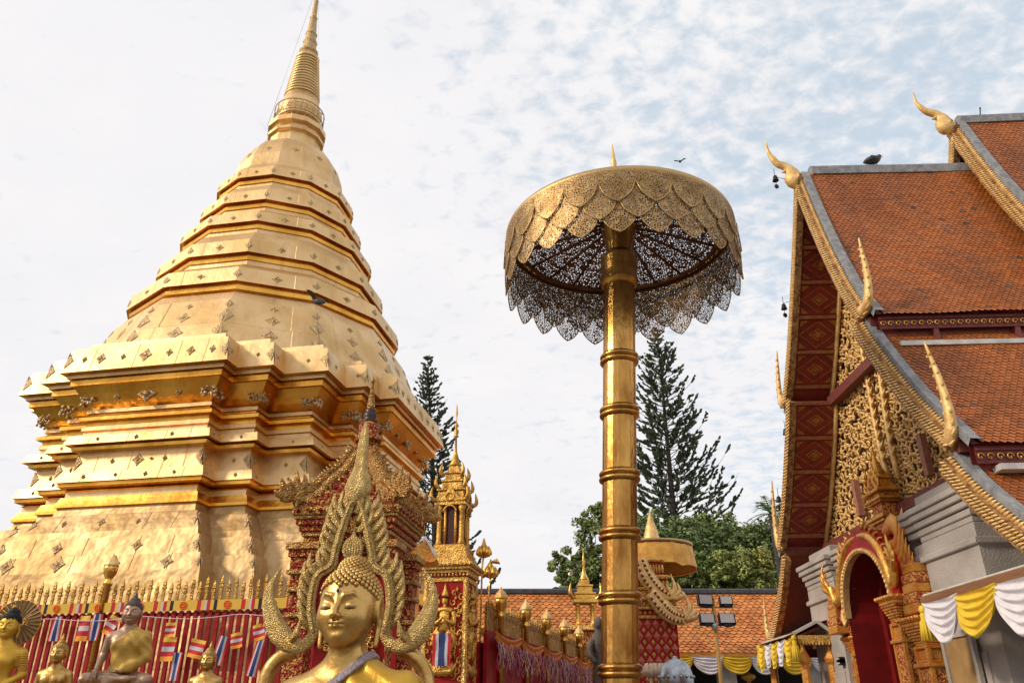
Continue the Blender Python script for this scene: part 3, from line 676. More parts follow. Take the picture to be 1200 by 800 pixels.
# soffits under the gable overhang (far and near side)
SOF = mat('red soffit', (.27, .026, .016), .5, 0, (.16, .016, .012), 6, .15, 30)
BATT = mat('soffit batten', (.40, .16, .075), .6, 0, (.30, .10, .045), 10, .2, 40)
SOFG = mat('soffit gilding', (.46, .22, .05), .45, .5, (.32, .12, .03), 14, .3, 50)
WOV = mat('woven slats', (.22, .05, .03), .65, 0, (.13, .025, .018), 30, .5, 50, stretch=(1, 1, 6))
OH = .86
for sg in (1, -1):
    for ti, prof in enumerate(TB):
        P = offs(curve(prof, 6), -.10); fn = lambda s, w, z: vf(s, sg * w, z)
        C = resample([Vector((w, z, 0)) for w, z in P], .06); b = MB()
        b.sheet([[fn(.07, p.x, p.y), fn(OH + .02, p.x, p.y)] for p in C], 2 if ti == 2 else 0, False)
        L = len(C); cell = 11
        for i in range(0, L - 1):
            d = (C[min(i + 1, L - 1)] - C[max(i - 1, 0)]).normalized(); nrm = Vector((d.y, -d.x, 0))
            if nrm.y > 0: nrm = -nrm
            def P3(j, s, h):
                j = min(max(j, 0), L - 1); return fn(s, C[j].x + nrm.x * h, C[j].y + nrm.y * h)
            if ti < 2 and i % cell == 0:
                b.loft([[P3(i, s, 0), P3(i, s, .05), P3(i + 1, s, .05), P3(i + 1, s, 0)] for s in (.08, OH)], 3)
                if i + cell <= L + 2:
                    m = i + cell / 2 + .5
                    def PP(t, s, h):
                        x = min(max(m + t, 0), L - 1.001); k = int(x); q = C[k].lerp(C[k + 1], x - k); return fn(s, q.x + nrm.x * h, q.y + nrm.y * h)
                    for (ra, rs, h, mm) in ((4.3, .35, .012, 1), (3.95, .32, .016, 0), (2.0, .165, .026, 1), (1.5, .12, .032, 0), (1.1, .09, .038, 1)):
                        b.add([PP(-ra, .46, h), PP(0, .46 + rs, h), PP(ra, .46, h), PP(0, .46 - rs, h)], [(0, 1, 2, 3)], mm)
                    for cs, ct in ((.13, -4.4), (.79, -4.4), (.13, 4.4), (.79, 4.4)):
                        s2 = cs + (.15 if cs < .4 else -.15); t2 = ct - math.copysign(2.0, ct)
                        b.add([PP(ct, cs, .012), PP(ct, s2, .012), PP(t2, cs, .012)], [(0, 1, 2)], 1)
        b.build('soffit', [SOF, SOFG, WOV, BATT], hall)
        b = MB(); b.sheet([[fn(OH, p.x, p.y + .08), fn(OH, p.x, p.y - .10)] for p in C], 0, False); b.tube([fn(OH - .03, p.x, p.y - .06) for p in C], .045, 5, 0); b.build('rake_moulding', PALEG, hall)

# carved pediment
pedX = OH + .04
prof_all = curve(T1, 5) + curve(T2, 5) + curve(T3[:2], 4)
def halfw(z):
    best = .0
    for (w0, z0), (w1, z1) in zip(prof_all, prof_all[1:]):
        if z1 <= z <= z0 and z0 > z1: best = max(best, w0 + (w1 - w0) * (z0 - z) / (z0 - z1))
    if z < prof_all[-1][1]: best = prof_all[-1][0]
    return max(best - .08, 0)
pd = thing('x', 'x', 'x'); bpy.data.objects.remove(pd)
BACK = mat('pediment ground', (.17, .085, .03), .6, .2, (.06, .03, .018), 5, .3, 20)
b = MB(); zlist = np.linspace(3.6, 10.85, 40)
b.sheet([[vf(pedX + .10, -halfw(z), z), vf(pedX + .10, halfw(z), z)] for z in zlist], 0, False)
rr = random.Random(11); pts = []; tries = 0
while len(pts) < 1500 and tries < 60000:
    tries += 1; z = rr.uniform(3.7, 10.4); w = rr.uniform(-halfw(z), halfw(z))
    if abs(w) > halfw(z) - .04: continue
    rad = rr.uniform(.055, .12)
    if all((w - q[0]) ** 2 + (z - q[1]) ** 2 > ((rad + q[2]) * .80) ** 2 for q in pts): pts.append((w, z, rad))
for (w, z, rad) in pts:
    sd = 1 if w < 0 else -1; a0 = rr.uniform(-.8, .8) + math.pi / 2; turns = rr.uniform(4.5, 7.5); P3 = []
    for t in np.linspace(0, 1, 12):
        a = a0 + sd * turns * t; r_ = rad * (1.08 - .9 * t); P3.append(vf(pedX - .05 * t + .04, w + r_ * math.cos(a), z + r_ * math.sin(a)))
    b.tube(P3, [.018, .027, .024, .02, .026], 5, 1, True, .8, (1, 0, 0))
    for _ in range(2):
        a = rr.uniform(0, 6.28); c = Vector((w + rad * math.cos(a), z + rad * math.sin(a), 0)); a2 = a + sd * rr.uniform(.4, 1.2)
        e = c + Vector((math.cos(a2), math.sin(a2), 0)) * rad * .95
        b.tube([vf(pedX + .04, c.x, c.y), vf(pedX - .02, (c.x + e.x) / 2 + .01, (c.y + e.y) / 2), vf(pedX + .02, e.x, e.y)], [.014, .034, .004], 5, 1, True, .6, (1, 0, 0))
# stalk with side leaves up the centre
for sx in (-.16, .16):
    P3 = [vf(pedX - .06, sx * (1 + .6 * math.sin(t * 2)) + .05 * math.sin(t * 9), 5.0 + 4.2 * t * (1 - abs(sx) * .35)) for t in np.linspace(0, 1, 22)]
    b.tube(P3, [.05, .045, .035, .012], 6, 1)
    for i in range(2, 20):
        for s2 in (-1, 1):
            p = P3[i]; b.tube([p, p + Vector((-.03, s2 * .09, .05)), p + Vector((0, s2 * .14, .16))], [.022, .028, .004], 5, 1)
b.build('carved_pediment', [BACK, PALEG], hall)
b = MB()
b.box(vf(pedX - .12, 0, 6.98), (.16, 3.3, .17), 0); b.box(vf(pedX - .12, 0, 4.52), (.14, 6.2, .15), 0)
for sg in (-1, 1): b.box(vf(pedX - .14, sg * 1.25, 5.05), (.10, .12, .62), 1)
for sg in (1, -1): b.box(vf(pedX - .4, sg * 1.86, 6.90), (.9, .12, .17), 0); b.box(vf(pedX - .4, sg * 3.32, 4.52), (.9, .12, .16), 0)
b.build('tie_beam', [MAROON, mat('weathered carving', (.40, .17, .11), .7, 0, (.30, .12, .08), 12, .5, 50)], hall)
# walls and stone piers
b = MB(); b.box((8.2 + 3.9, VY, 2.05), (10.4 - .0, 6.3, 4.1), 0, -R(3)); b.build('side_wall', STONEF, hall)
for sg in (-1, 1):
    b = MB()
    def blk(w0, w1, s0, s1, z0, z1, bv=.012): b.box(((s0 + s1) / 2, VY + sg * (w0 + w1) / 2, (z0 + z1) / 2), (s1 - s0, abs(w1 - w0), z1 - z0), 0, 0, 1, bv)
    blk(1.62, 2.95, 5.52, 7.3, 0, 3.72); blk(1.22, 1.70, 5.60, 7.2, 0, 3.74); blk(.9, 1.3, 5.72, 7.1, 0, 4.0)
    blk(1.20, 1.72, 5.555, 7.2, 3.52, 3.60); blk(1.58, 2.99, 5.475, 7.31, 3.46, 3.54)
    for k, (dz, e) in enumerate(((3.80, .02), (3.90, .05), (3.99, .09), (4.08, .12))):
        blk(1.64 - e * .5, 2.95 + e, 5.52 - e, 7.32, dz, dz + .085, .012); blk(1.16 - e * .3, 1.62 - e * .5 - .004, 5.60 - e, 7.22, dz + .03, dz + .113, .012)
    blk(1.62, 2.95, 5.52, 7.3, 3.72, 3.80); blk(1.62, 2.7, 5.55, 7.3, 4.17, 4.33)
    blk(1.75, 2.6, 5.50, 5.53, 1.0, 2.3)
    b.build('stone_pier', [STONE], hall)
OCH = mat('ochre plaster panel', (.40, .24, .09), .75, 0, (.30, .17, .06), 5, .25, 30)
b = MB(); b.box((5.47, VY - 2.12, 1.75), (.05, .62, 1.5), 0); b.box((5.445, VY - 2.12, 2.52), (.05, .74, .07), 1); b.box((5.445, VY - 1.78, 1.75), (.05, .07, 1.6), 1); b.box((5.445, VY - 2.46, 1.75), (.05, .07, 1.6), 1); b.build('wall_panel', [OCH, STONE], hall)
# walls beyond the pier, coloured near-black to stand for shade
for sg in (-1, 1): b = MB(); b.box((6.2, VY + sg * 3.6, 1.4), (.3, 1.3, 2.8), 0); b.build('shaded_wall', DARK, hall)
# ------------------------------------------------------------------ gilded door portal
portal = thing('door_portal', 'red arched door portal with gilded naga arch and spired niche on top', 'doorway', (5.4, VY, 0))
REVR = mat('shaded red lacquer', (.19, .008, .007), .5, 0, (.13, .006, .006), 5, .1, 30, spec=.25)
DOORR = mat('deep red door', (.10, .005, .005), .55, 0, (.07, .004, .004), 5, .2, 20, spec=.25)
REDG = mat('red and gold relief', (.40, .05, .02), .45, .1, (.72, .36, .07), 26, .8, 40, btype='voronoi', lo=.46, hi=.54)
ORL = mat('orange gilding', (.70, .24, .05), .4, .5, (.78, .42, .08), 7, .5, 40)
FLAME = mat('flame gold', (.86, .50, .10), .32, .75, (.66, .28, .05), 9, .4, 40)
PX = 5.35
def pp(w, z, s=0.0): return Vector((PX + s, VY + w, z))
# opening: red reveal running inwards
def archpts(hw, zs_, za, n=18):
    out = []
    for t in np.linspace(0, 1, n):
        a = math.pi * t; w = hw * math.cos(a); out.append((w, zs_ + (za - zs_) * math.sin(a) ** .85))
    return out
AR = [(.82, .0)] + [(.82, 2.95)] + archpts(.86, 3.10, 3.90) + [(-.82, 2.95)] + [(-.82, 0)]
b = MB()
b.sheet([[pp(w, z, 0), pp(w * .96, z - .02, .5)] for w, z in AR], 0, False)
b.sheet([[pp(w * .80, (z - .1 if z > 1 else z), .5), pp(w * .78, (z - .1 if z > 1 else z), 1.4)] for w, z in AR], 0, False)
b.sheet([[pp(w * .965, z - .02 if z > 1 else z, .5), pp(w * .80, z - .1 if z > 1 else z, .5)] for w, z in AR], 0, False)
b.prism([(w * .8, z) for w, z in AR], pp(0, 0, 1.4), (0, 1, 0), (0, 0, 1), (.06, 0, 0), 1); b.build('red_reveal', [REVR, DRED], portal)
b = MB()
for sg in (1, -1): b.box(pp(sg * .36, 1.5, 1.22), (.07, .62, 3.0), 0); b.box(pp(sg * .36, 1.5, 1.175), (.03, .48, 2.6), 1)
b.build('door_leaf', [DOORR, DRED], portal)
# red spandrel plate and gold arch bands
outer = archpts(1.12, 3.02, 4.22, 26)
poly = [(w, z) for w, z in outer] + [(w, z) for w, z in reversed(archpts(.88, 3.02, 3.92, 26))]
b = MB(); b.prism(poly, pp(0, 0, -.02), (0, 1, 0), (0, 0, 1), (.30, 0, 0), 0); b.build('spandrel', RED, portal)
b = MB(); A = archpts(.91, 2.98, 3.95, 40); B_ = archpts(.82, 3.02, 3.88, 40)
b.loft([[pp(w0, z0, -.06), pp(w1, z1, -.05), pp(w1, z1, .05), pp(w0, z0, .05)] for (w0, z0), (w1, z1) in zip(A, B_)], 0)
for (w0, z0), (w1, z1) in zip(A, B_): b.ball(pp((w0 + w1) / 2, (z0 + z1) / 2, -.06), (.02, .028, .028), 6, 0)
b.build('arch_band', PALEG, portal)
for sg in (1, -1):       # lobed arch ends and naga bodies riding the arch
    b = MB(); b.tube([pp(sg * .88, 3.15, -.05), pp(sg * .90, 3.02, -.06), pp(sg * .86, 2.92, -.05), pp(sg * .80, 3.0, -.05)], [.03, .045, .04, .015], 7); b.build('arch_scroll', PALEG, portal)
    b = MB()
    N = smoothpts([pp(sg * .02, 4.14, .02), pp(sg * .40, 4.06, .0), pp(sg * .70, 3.84, .0), pp(sg * .88, 3.56, -.02), pp(sg * .96, 3.36, -.03), pp(sg * 1.06, 3.28, -.05), pp(sg * 1.15, 3.40, -.06), pp(sg * 1.19, 3.55, -.07)], 6)
    b.tube(N, [.04, .06, .07, .07, .07, .07, .06, .05], 9)
    for i in range(3, len(N) - 2, 2):
        d = (N[i + 1] - N[i]).normalized(); o = Vector((0, -d.z, d.y)) * (1 if (-d.z * 0 + d.y * sg) > -2 else 1)
        if o.z < 0: o = -o
        if i < 26: b.tube([N[i] + o * .08, N[i] + o * .14 + d * .03, N[i] + o * .20 + d * .10], [.03, .025, .004], 5)
    h = N[-1]   # five flame crests of the naga head
    for k, (dw, dz, l) in enumerate(((.04, .38, 1), (.15, .30, .9), (.24, .17, .8), (-.08, .28, .8), (.22, .02, .7))):
        e = h + Vector((-.05, sg * dw * l, dz * l)); m_ = h.lerp(e, .55) + Vector((-.04, sg * .08, -.02))
        b.tube(smoothpts([h + Vector((0, sg * -.03, -.12)), m_, e], 4), [.055, .05, .032, .005], 7, 0, True, .6, (1, 0, 0))
    b.build('naga', FLAME, portal)
# big orange flame wing on the near side, smaller on the far side
for sg in (-1, 1):
    b = MB()
    for k in range(6):
        z0 = 3.30 + .11 * k; e = pp(sg * (1.42 - .05 * k), z0 + .34, .12); c = pp(sg * (1.2 - .05 * k), z0, .14); a = pp(sg * (.9 - .06 * k), z0 + .02, .15)
        b.tube(smoothpts([a, c, e], 4), [.08, .095, .055, .006], 7, 0, True, .5, (1, 0, 0))
    b.tube(smoothpts([pp(sg * .55, 4.05, .18), pp(sg * .85, 4.16, .2), pp(sg * 1.05, 3.98, .2), pp(sg * 1.22, 4.3, .2)], 4), [.08, .15, .13, .01], 7, 0, True, .4, (1, 0, 0))
    b.build('flame_wing', ORL, portal)
# columns with lotus capitals
def pcol(w, s, r, zt, name='column'):
    b = MB(); c = pp(w, 0, s)
    def sq(x, z0, z1, m): b.box((c.x, c.y, (z0 + z1) / 2), (2 * x, 2 * x, z1 - z0), m, 0, 1, .01)
    sq(r * 1.3, 0, .5, 0); sq(r, .5, zt - .62, 1)
    for x in (-1, 1):
        for y in (-1, 1): b.box((c.x + x * r * .93, c.y + y * r * .93, (zt - .12) / 2 + .2), (.05, .05, zt - 1.0), 0)
    for z0, z1, e in ((-.62, -.57, 1.25), (-.57, -.53, 1.05), (-.53, -.40, .90), (-.40, -.36, 1.10), (-.36, -.33, .98)): sq(r * e, zt + z0, zt + z1 - .002, 0)
    for k in range(6): sq(r * (1.0 + .09 * k), zt - .33 + k * .035, zt - .33 + (k + 1) * .035 - .001, 1 if k % 2 else 0)
    sq(r * 1.50, zt - .12, zt - .07, 0); sq(r * 1.60, zt - .07, zt, 0)
    for i in range(7):
        for sd in (0, 1, 2, 3):
            o = rot2(-r * 1.6 + i * r * 3.2 / 6, -r * 1.7, sd * math.pi / 2); b.ball((c.x + o[0], c.y + o[1], zt - .03), .03, 5, 0)
    b.build(name, [ORL, REDG], portal)
pcol(-.96, .06, .15, 3.13); pcol(-1.42, .14, .17, 2.80); pcol(1.13, .26, .115, 3.10); pcol(1.36, .34, .13, 2.80)
for sg in (1, -1):
    b = MB()
    for k in range(5): b.box(pp(sg * 1.42, 2.9 + .13 * k, .12), (.36 - .03 * k, .40 + .05 * (k % 2) - .02 * k, .128), k % 2, 0, 1, .015)
    b.build('shoulder_block', [ORL, REDG], portal)
# spired niche above the arch
b = MB(); T_ = [(.36, 4.16, 4.24, 0), (.30, 4.24, 4.36, 1), (.36, 4.36, 4.42, 0), (.42, 4.42, 4.50, 0), (.24, 4.50, 4.72, 1), (.34, 4.72, 4.76, 0), (.40, 4.76, 4.82, 0), (.30, 4.82, 4.90, 1), (.42, 4.90, 4.96, 0), (.22, 4.96, 5.16, 0), (.28, 5.16, 5.20, 0)]
for hw, z0, z1, m in T_: b.box(pp(0, 4.16 + ((z0 + z1) / 2 - 4.16) * .86, .52), (hw * .9, hw * 1.5, (z1 - z0) * .86 - .002), m, 0, 1, .012)
b.prism([(-.2, 4.86), (.2, 4.86), (0, 5.18)], pp(0, 0, .38), (0, 1, 0), (0, 0, 1), (.3, 0, 0), 0)
b.prism([(-.08, 4.89), (.08, 4.89), (0, 5.03)], pp(0, 0, .36), (0, 1, 0), (0, 0, 1), (.02, 0, 0), 1)
b.lathe([(.14, 5.0), (.17, 5.06), (.10, 5.12), (.12, 5.17), (.07, 5.24), (.085, 5.27), (.04, 5.36), (.012, 5.58)], 10, pp(0, 0, .52))
for k in range(4):
    for sg in (1, -1): b.tube([pp(sg * .18, 4.85 + k * .08, .40), pp(sg * (.26 - .04 * k), 4.9 + k * .08, .39), pp(sg * (.27 - .04 * k), 5.01 + k * .08, .39)], [.028, .028, .004], 6)
b.build('spired_niche', [FLAME, REDG], portal)
# hanging glass spotlights on the stone next to the door, small dark boxes
for q in ((985, 775), (994, 773)):
    p = at(*q, VY + 1.75); b = MB(); b.box((5.48, p.y, p.z), (.10, .12, .10), 0, 0, 1, .01); b.box((5.425, p.y, p.z), (.02, .09, .07), 1)
    tag(b.build('spot_lamp', [BLACK, STONEF]), 'small black spot lamp on the grey pier ' + ('left of the other one' if q[0] == 985 else 'nearer to the red door'), 'lamp')

# ------------------------------------------------------------------ side canopies with swagged cloth
def swag_cloth(b, a, c, drop, m, nv=8, depth=.05, out=Vector((-1, 0, 0))):
    """one festoon hung between a and c with sagging pleats"""
    a, c = Vector(a), Vector(c); rv = random.Random(int(a.x * 31 + a.y * 17)); drop *= rv.uniform(.9, 1.08); sk = rv.uniform(-.10, .10); f0 = rv.uniform(0, 3); rows = 40; cols = 19; g = []
    for i in range(rows):
        t = i / (rows - 1); row = []
        for j in range(cols):
            s = j / (cols - 1); sq_ = min(max(s + sk * math.sin(math.pi * s), 0), 1); sag = max(4 * sq_ * (1 - sq_), 0) ** rv.uniform(.62, .6201)
            top = a.lerp(c, s); z = -drop * t * (.22 + .78 * sag) - .03 * sag
            squeeze = (s - .5) * (-.06 + .10 * t)
            p = top + (c - a) * (-squeeze) + Vector((0, 0, z)) + out * (.02 + depth * (.25 + .75 * sag) * (.5 + .5 * math.sin(t * nv * math.pi * 1.3 + .8 * sag + f0 + 1.2 * math.sin(3 * s + f0))) + .012 * math.sin(s * 13 + t * 6 + f0) + .05 * sag * t)
            row.append(p)
        g.append(row)
    b.sheet(g, 0, True)
def tassel(loc, label, l=.34):
    b = MB(); loc = Vector(loc); b.ball(loc, (.05, .05, .055), 8)
    b.lathe([(.03, -.03), (.045, -.06), (.04, -.10), (.055, -.14), (.07, -l), (.02, -l - .01)], 12, loc)
    for k in range(12): b.tube([loc + Vector((.05 * math.cos(k / 12 * 6.283), .05 * math.sin(k / 12 * 6.283), -.13)), loc + Vector((.075 * math.cos(k / 12 * 6.283), .075 * math.sin(k / 12 * 6.283), -l - .01))], .012, 4)
    return tag(b.build('tassel', YELLOW), label, 'tassel')
WOOD = mat('brown beam', (.26, .12, .05), .6, 0, (.18, .08, .035), 6, .3, 40, stretch=(1, .2, 1))
can = thing('side_canopy', 'low brown canopy beam on the temple wall right of the red door', 'canopy', (5.2, 8, 0))
b = MB(); b.box((5.0, 7.3, 2.86), (.12, 5.5, .12), 0, 0, 1, .01); b.build('beam', WOOD, can)
b = MB(); b.box((5.30, 7.3, 2.935), (.62, 5.56, .03), 0, 0, 1, .01); b.build('roof_slab', STONEF, can)
b = MB(); b.tube([(5.03, 9.95, 0), (5.03, 9.95, 2.8)], .05, 8); b.build('post', ORL, can) if False else None
b = MB(); b.tube([(5.5, 9.9, 2.8), (5.06, 9.9, 2.84)], .035, 6); b.build('bracket', MORTAR, can)
ys = [9.92, 9.18, 8.42, 7.62, 6.8, 5.95, 5.1]
for i in range(6):
    b = MB(); swag_cloth(b, (4.93, ys[i], 2.84), (4.93, ys[i + 1] - .06, 2.84), .50, 0)
    nm = ['nearest to the red door', 'second from the red door', 'third from the red door', 'fourth from the red door', 'fifth from the red door', 'furthest from the red door'][i]
    tag(b.build('cloth_swag', WHITE if i % 2 == 0 else YELLOW), ('white' if i % 2 == 0 else 'yellow') + ' pleated cloth swag under the brown canopy beam, ' + nm, 'swag', 'cloth swags along the temple canopies')
tassel((4.90, 9.96, 2.76), 'yellow tassel at the end of the brown canopy beam near the red door')

can = thing('porch_canopy', 'small porch canopy with white gable trim and gold valance left of the red door', 'canopy', (5.3, 15.6, 0))
Y0, Y1_, XA, XB = 14.70, 16.75, 4.95, 5.62
b = MB(); tiles(b, lambda s, w, z: Vector((XB - w, Y0 + s, z)), [(0, 3.17), (.74, 2.90)], 0, Y1_ - Y0, .1, .12, 9); b.build('roof_tiles', TILE_O, can)
b = MB(); b.prism([(XB, 3.14), (XA - .06, 2.86), (XA - .06, 2.83), (XB, 3.08)], (0, Y0, 0), (1, 0, 0), (0, 0, 1), (0, Y1_ - Y0, 0), 0); b.build('roof_board', DRED, can)
b = MB()
b.tube([(XA - .06, Y0 - .02, 2.92), (XB - .30, Y0 - .03, 3.12)], .035, 4, 0, False); b.tube([(XB - .30, Y0 - .03, 3.12), (XB - .12, Y0 - .03, 2.98), (XB + .12, Y0 - .03, 2.95)], .04, 4, 0, False); b.tube([(XA - .02, Y0, 2.915), (XA - .02, Y1_, 2.915)], .03, 4, 0, False)
b.build('white_trim', STONEF, can)
b = MB(); b.box(((XA + XB) / 2, Y0 - .01, 2.83), (XB - XA, .04, .12), 0)
for k in range(12): b.ball((XA + .03 + k * (XB - XA - .05) / 11, Y0 - .02, 2.76), (.03, .02, .035), 6)
b.build('gold_valance', GOLDC, can)
for y in (Y0 + .1, Y1_ - .15):
    b = MB(); b.lathe([(.05, 0), (.075, 2.2), (.07, 2.42), (.10, 2.46), (.11, 2.52), (.08, 2.60), (.05, 2.66), (.02, 2.8)], 8, (XA + .10, y, 0), 0, False); b.build('post', ORL, can)
b = MB(); b.lathe([(.05, 0), (.075, 2.2), (.07, 2.42), (.10, 2.46), (.11, 2.52), (.08, 2.60), (.05, 2.66), (.02, 2.8)], 8, (XB - .12, Y0 + .08, 0), 0, False); b.build('post', ORL, can)
ys = [14.72, 15.1, 15.5, 15.9, 16.3, 16.7]
for i in range(5):
    b = MB(); swag_cloth(b, (4.88, ys[i + 1], 2.86), (4.88, ys[i], 2.86), .42, 0, 7, .04)
    tag(b.build('cloth_swag', YELLOW if i % 2 == 0 else WHITE), ('yellow' if i % 2 == 0 else 'white') + ' cloth swag on the small porch canopy, ' + ['nearest its gold valance', 'second from its gold valance', 'in the middle', 'fourth from its gold valance', 'at its far end'][i], 'swag', 'cloth swags along the temple canopies')
tassel((4.88, 14.66, 2.84), 'yellow tassel at the gold valance corner of the small porch canopy', .36); tassel((4.88, 16.8, 2.84), 'yellow tassel at the far corner of the small porch canopy', .36)

# wind bells hung from the gable
def bell(p, label, two=False):
    b = MB(); p = Vector(p)
    b.tube([p + Vector((.0, 0, .16)), p], .006, 4)
    b.lathe([(.012, 0), (.035, -.01), (.045, -.05), (.055, -.10), (.062, -.12)], 10, p); b.tube([p + Vector((0, 0, -.1)), p + Vector((0, 0, -.20))], .005, 4)
    b.ball(p + Vector((0, 0, -.25)), (.045, .012, .055), 8)
    tag(b.build('wind_bell', BLACK), label, 'bell', 'wind bells on the gable')
bell(at(908, 206, VY), 'small black wind bell hanging below the front roof peak finial'); bell(at(918, 356, VY + 1.5), 'small black wind bell beside the upper gable edge, second from the top')
bell(at(920, 502, VY + 2.0), 'small black wind bell hanging under the upper far hook finial'); bell(at(912, 581, VY + 3.2), 'small black wind bell near the treetops, lowest one along the gable')
for P, lb_ in (([at(937, 214, VY), at(908, 207, VY)], 'thin wire holding the wind bell below the front roof peak finial'), ([at(931, 352, VY + 1.5), at(918, 355, VY + 1.5)], 'thin wire holding the wind bell beside the upper gable edge')):
    b = MB(); b.tube(P, .005, 4); tag(b.build('bell_wire', BLACK), lb_, 'wire')

# pigeons
def bird(p, rz, label, spread=0.0, sc=1.0):
    b = MB(Matrix.Translation(p) @ Matrix.Rotation(rz, 4, 'Z') @ Matrix.Scale(sc, 4))
    b.tube(smoothpts([(-.21, 0, -.05), (-.12, 0, 0), (0, 0, .04), (.08, 0, .08), (.12, 0, .14), (.16, 0, .16)], 4), [.02, .045, .075, .08, .055, .042, .035, .01], 8)
    b.tube([(.16, 0, .16), (.20, 0, .15)], [.012, .002], 5)
    for s in (-1, 1):
        if spread: b.sheet([[(.07, s * .04, .06), (-.05, s * .05, .05)], [(.10, s * .2, .06 + spread * .12), (-.04, s * .2, .05 + spread * .12)], [(.02, s * .36, .06 + spread * .1), (-.06, s * .33, .05 + spread * .1)]])
        else:
            b.tube([(.05, s * .055, .06), (-.08, s * .06, .03), (-.2, s * .03, -.04)], [.03, .05, .008], 6); b.tube([(0, s * .03, -.02), (.01, s * .03, -.1)], .008, 4)
    return tag(b.build('pigeon', mat('pigeon grey', (.035, .04, .05), .6)), label, 'bird')
bird(Vector((at(1026, 207, VY).x, VY - .08, 11.27)), R(15), 'dark grey pigeon perched on the front roof ridge', 0, 1.15)
bird(at(372, 355, 16.6), R(150), 'dark pigeon flying in front of the golden chedi tiers', 1.0, 1.1)
bird(at(797, 190, 30), R(70), 'tiny dark bird flying high beside the big umbrella', 1.0, .8)
# ------------------------------------------------------------------ smooth figures from a distance field (surface nets)
def sdf_mesh(f, lo, hi, h):
    lo = np.array(lo, float); hi = np.array(hi, float); n = np.ceil((hi - lo) / h).astype(int) + 1
    ax = [lo[i] + h * np.arange(n[i]) for i in range(3)]; X, Y, Z = np.meshgrid(*ax, indexing='ij')
    D = f(X, Y, Z).astype(np.float32); S = D < 0
    c = [D[i:n[0] - 1 + i, j:n[1] - 1 + j, k:n[2] - 1 + k] for i in (0, 1) for j in (0, 1) for k in (0, 1)]
    sg = sum((q < 0).astype(np.int8) for q in c); act = (sg > 0) & (sg < 8); idx = -np.ones(act.shape, int); I = np.argwhere(act); idx[act] = np.arange(len(I))
    off = [(i, j, k) for i in (0, 1) for j in (0, 1) for k in (0, 1)]; C = [q[act] for q in c]; P = np.zeros((len(I), 3)); cnt = np.zeros(len(I))
    for a in range(8):
        for b_ in range(a + 1, 8):
            d = np.array(off[b_]) - np.array(off[a])
            if np.abs(d).sum() != 1: continue
            m = (C[a] < 0) != (C[b_] < 0); t = np.where(m, C[a] / (C[a] - C[b_] + 1e-12), 0)[:, None]
            P += m[:, None] * (np.array(off[a])[None] + t * d[None]); cnt += m
    V = lo + h * (I + P / cnt[:, None]); F = []
    for a in range(3):
        b_, c_ = (a + 1) % 3, (a + 2) % 3
        s0 = np.take(S, range(0, n[a] - 1), a); s1 = np.take(S, range(1, n[a]), a); E_ = np.argwhere(s0 != s1)
        ok = (E_[:, b_] > 0) & (E_[:, c_] > 0) & (E_[:, b_] < n[b_] - 1) & (E_[:, c_] < n[c_] - 1); E_ = E_[ok]
        if not len(E_): continue
        q = []
        for db, dc in ((1, 1), (0, 1), (0, 0), (1, 0)):
            e = E_.copy(); e[:, b_] -= db; e[:, c_] -= dc; q.append(idx[e[:, 0], e[:, 1], e[:, 2]])
        Q = np.stack(q, 1); flip = ~s0[tuple(E_.T)] if True else None
        Q[flip] = Q[flip][:, ::-1]; F.append(Q)
    F = np.concatenate(F); F = F[(F >= 0).all(1)]
    return V, F
def smin(a, b, k): h = np.clip(.5 + .5 * (b - a) / k, 0, 1); return b * (1 - h) + a * h - k * h * (1 - h)
def smax(a, b, k): return -smin(-a, -b, k)
def s_ell(X, Y, Z, c, r):
    x, y, z = (X - c[0]) / r[0], (Y - c[1]) / r[1], (Z - c[2]) / r[2]; k = np.sqrt(x * x + y * y + z * z) + 1e-9
    g = np.sqrt((x / r[0]) ** 2 + (y / r[1]) ** 2 + (z / r[2]) ** 2) + 1e-9; return k * (k - 1) / g
def s_cap(X, Y, Z, a, b, r0, r1=None):
    a, b = np.array(a, float), np.array(b, float); d = b - a; r1 = r0 if r1 is None else r1
    t = np.clip(((X - a[0]) * d[0] + (Y - a[1]) * d[1] + (Z - a[2]) * d[2]) / (d @ d + 1e-12), 0, 1)
    return np.sqrt((X - a[0] - t * d[0]) ** 2 + (Y - a[1] - t * d[1]) ** 2 + (Z - a[2] - t * d[2]) ** 2) - (r0 + (r1 - r0) * t)
HZ = 1.035      # head centre above the seat
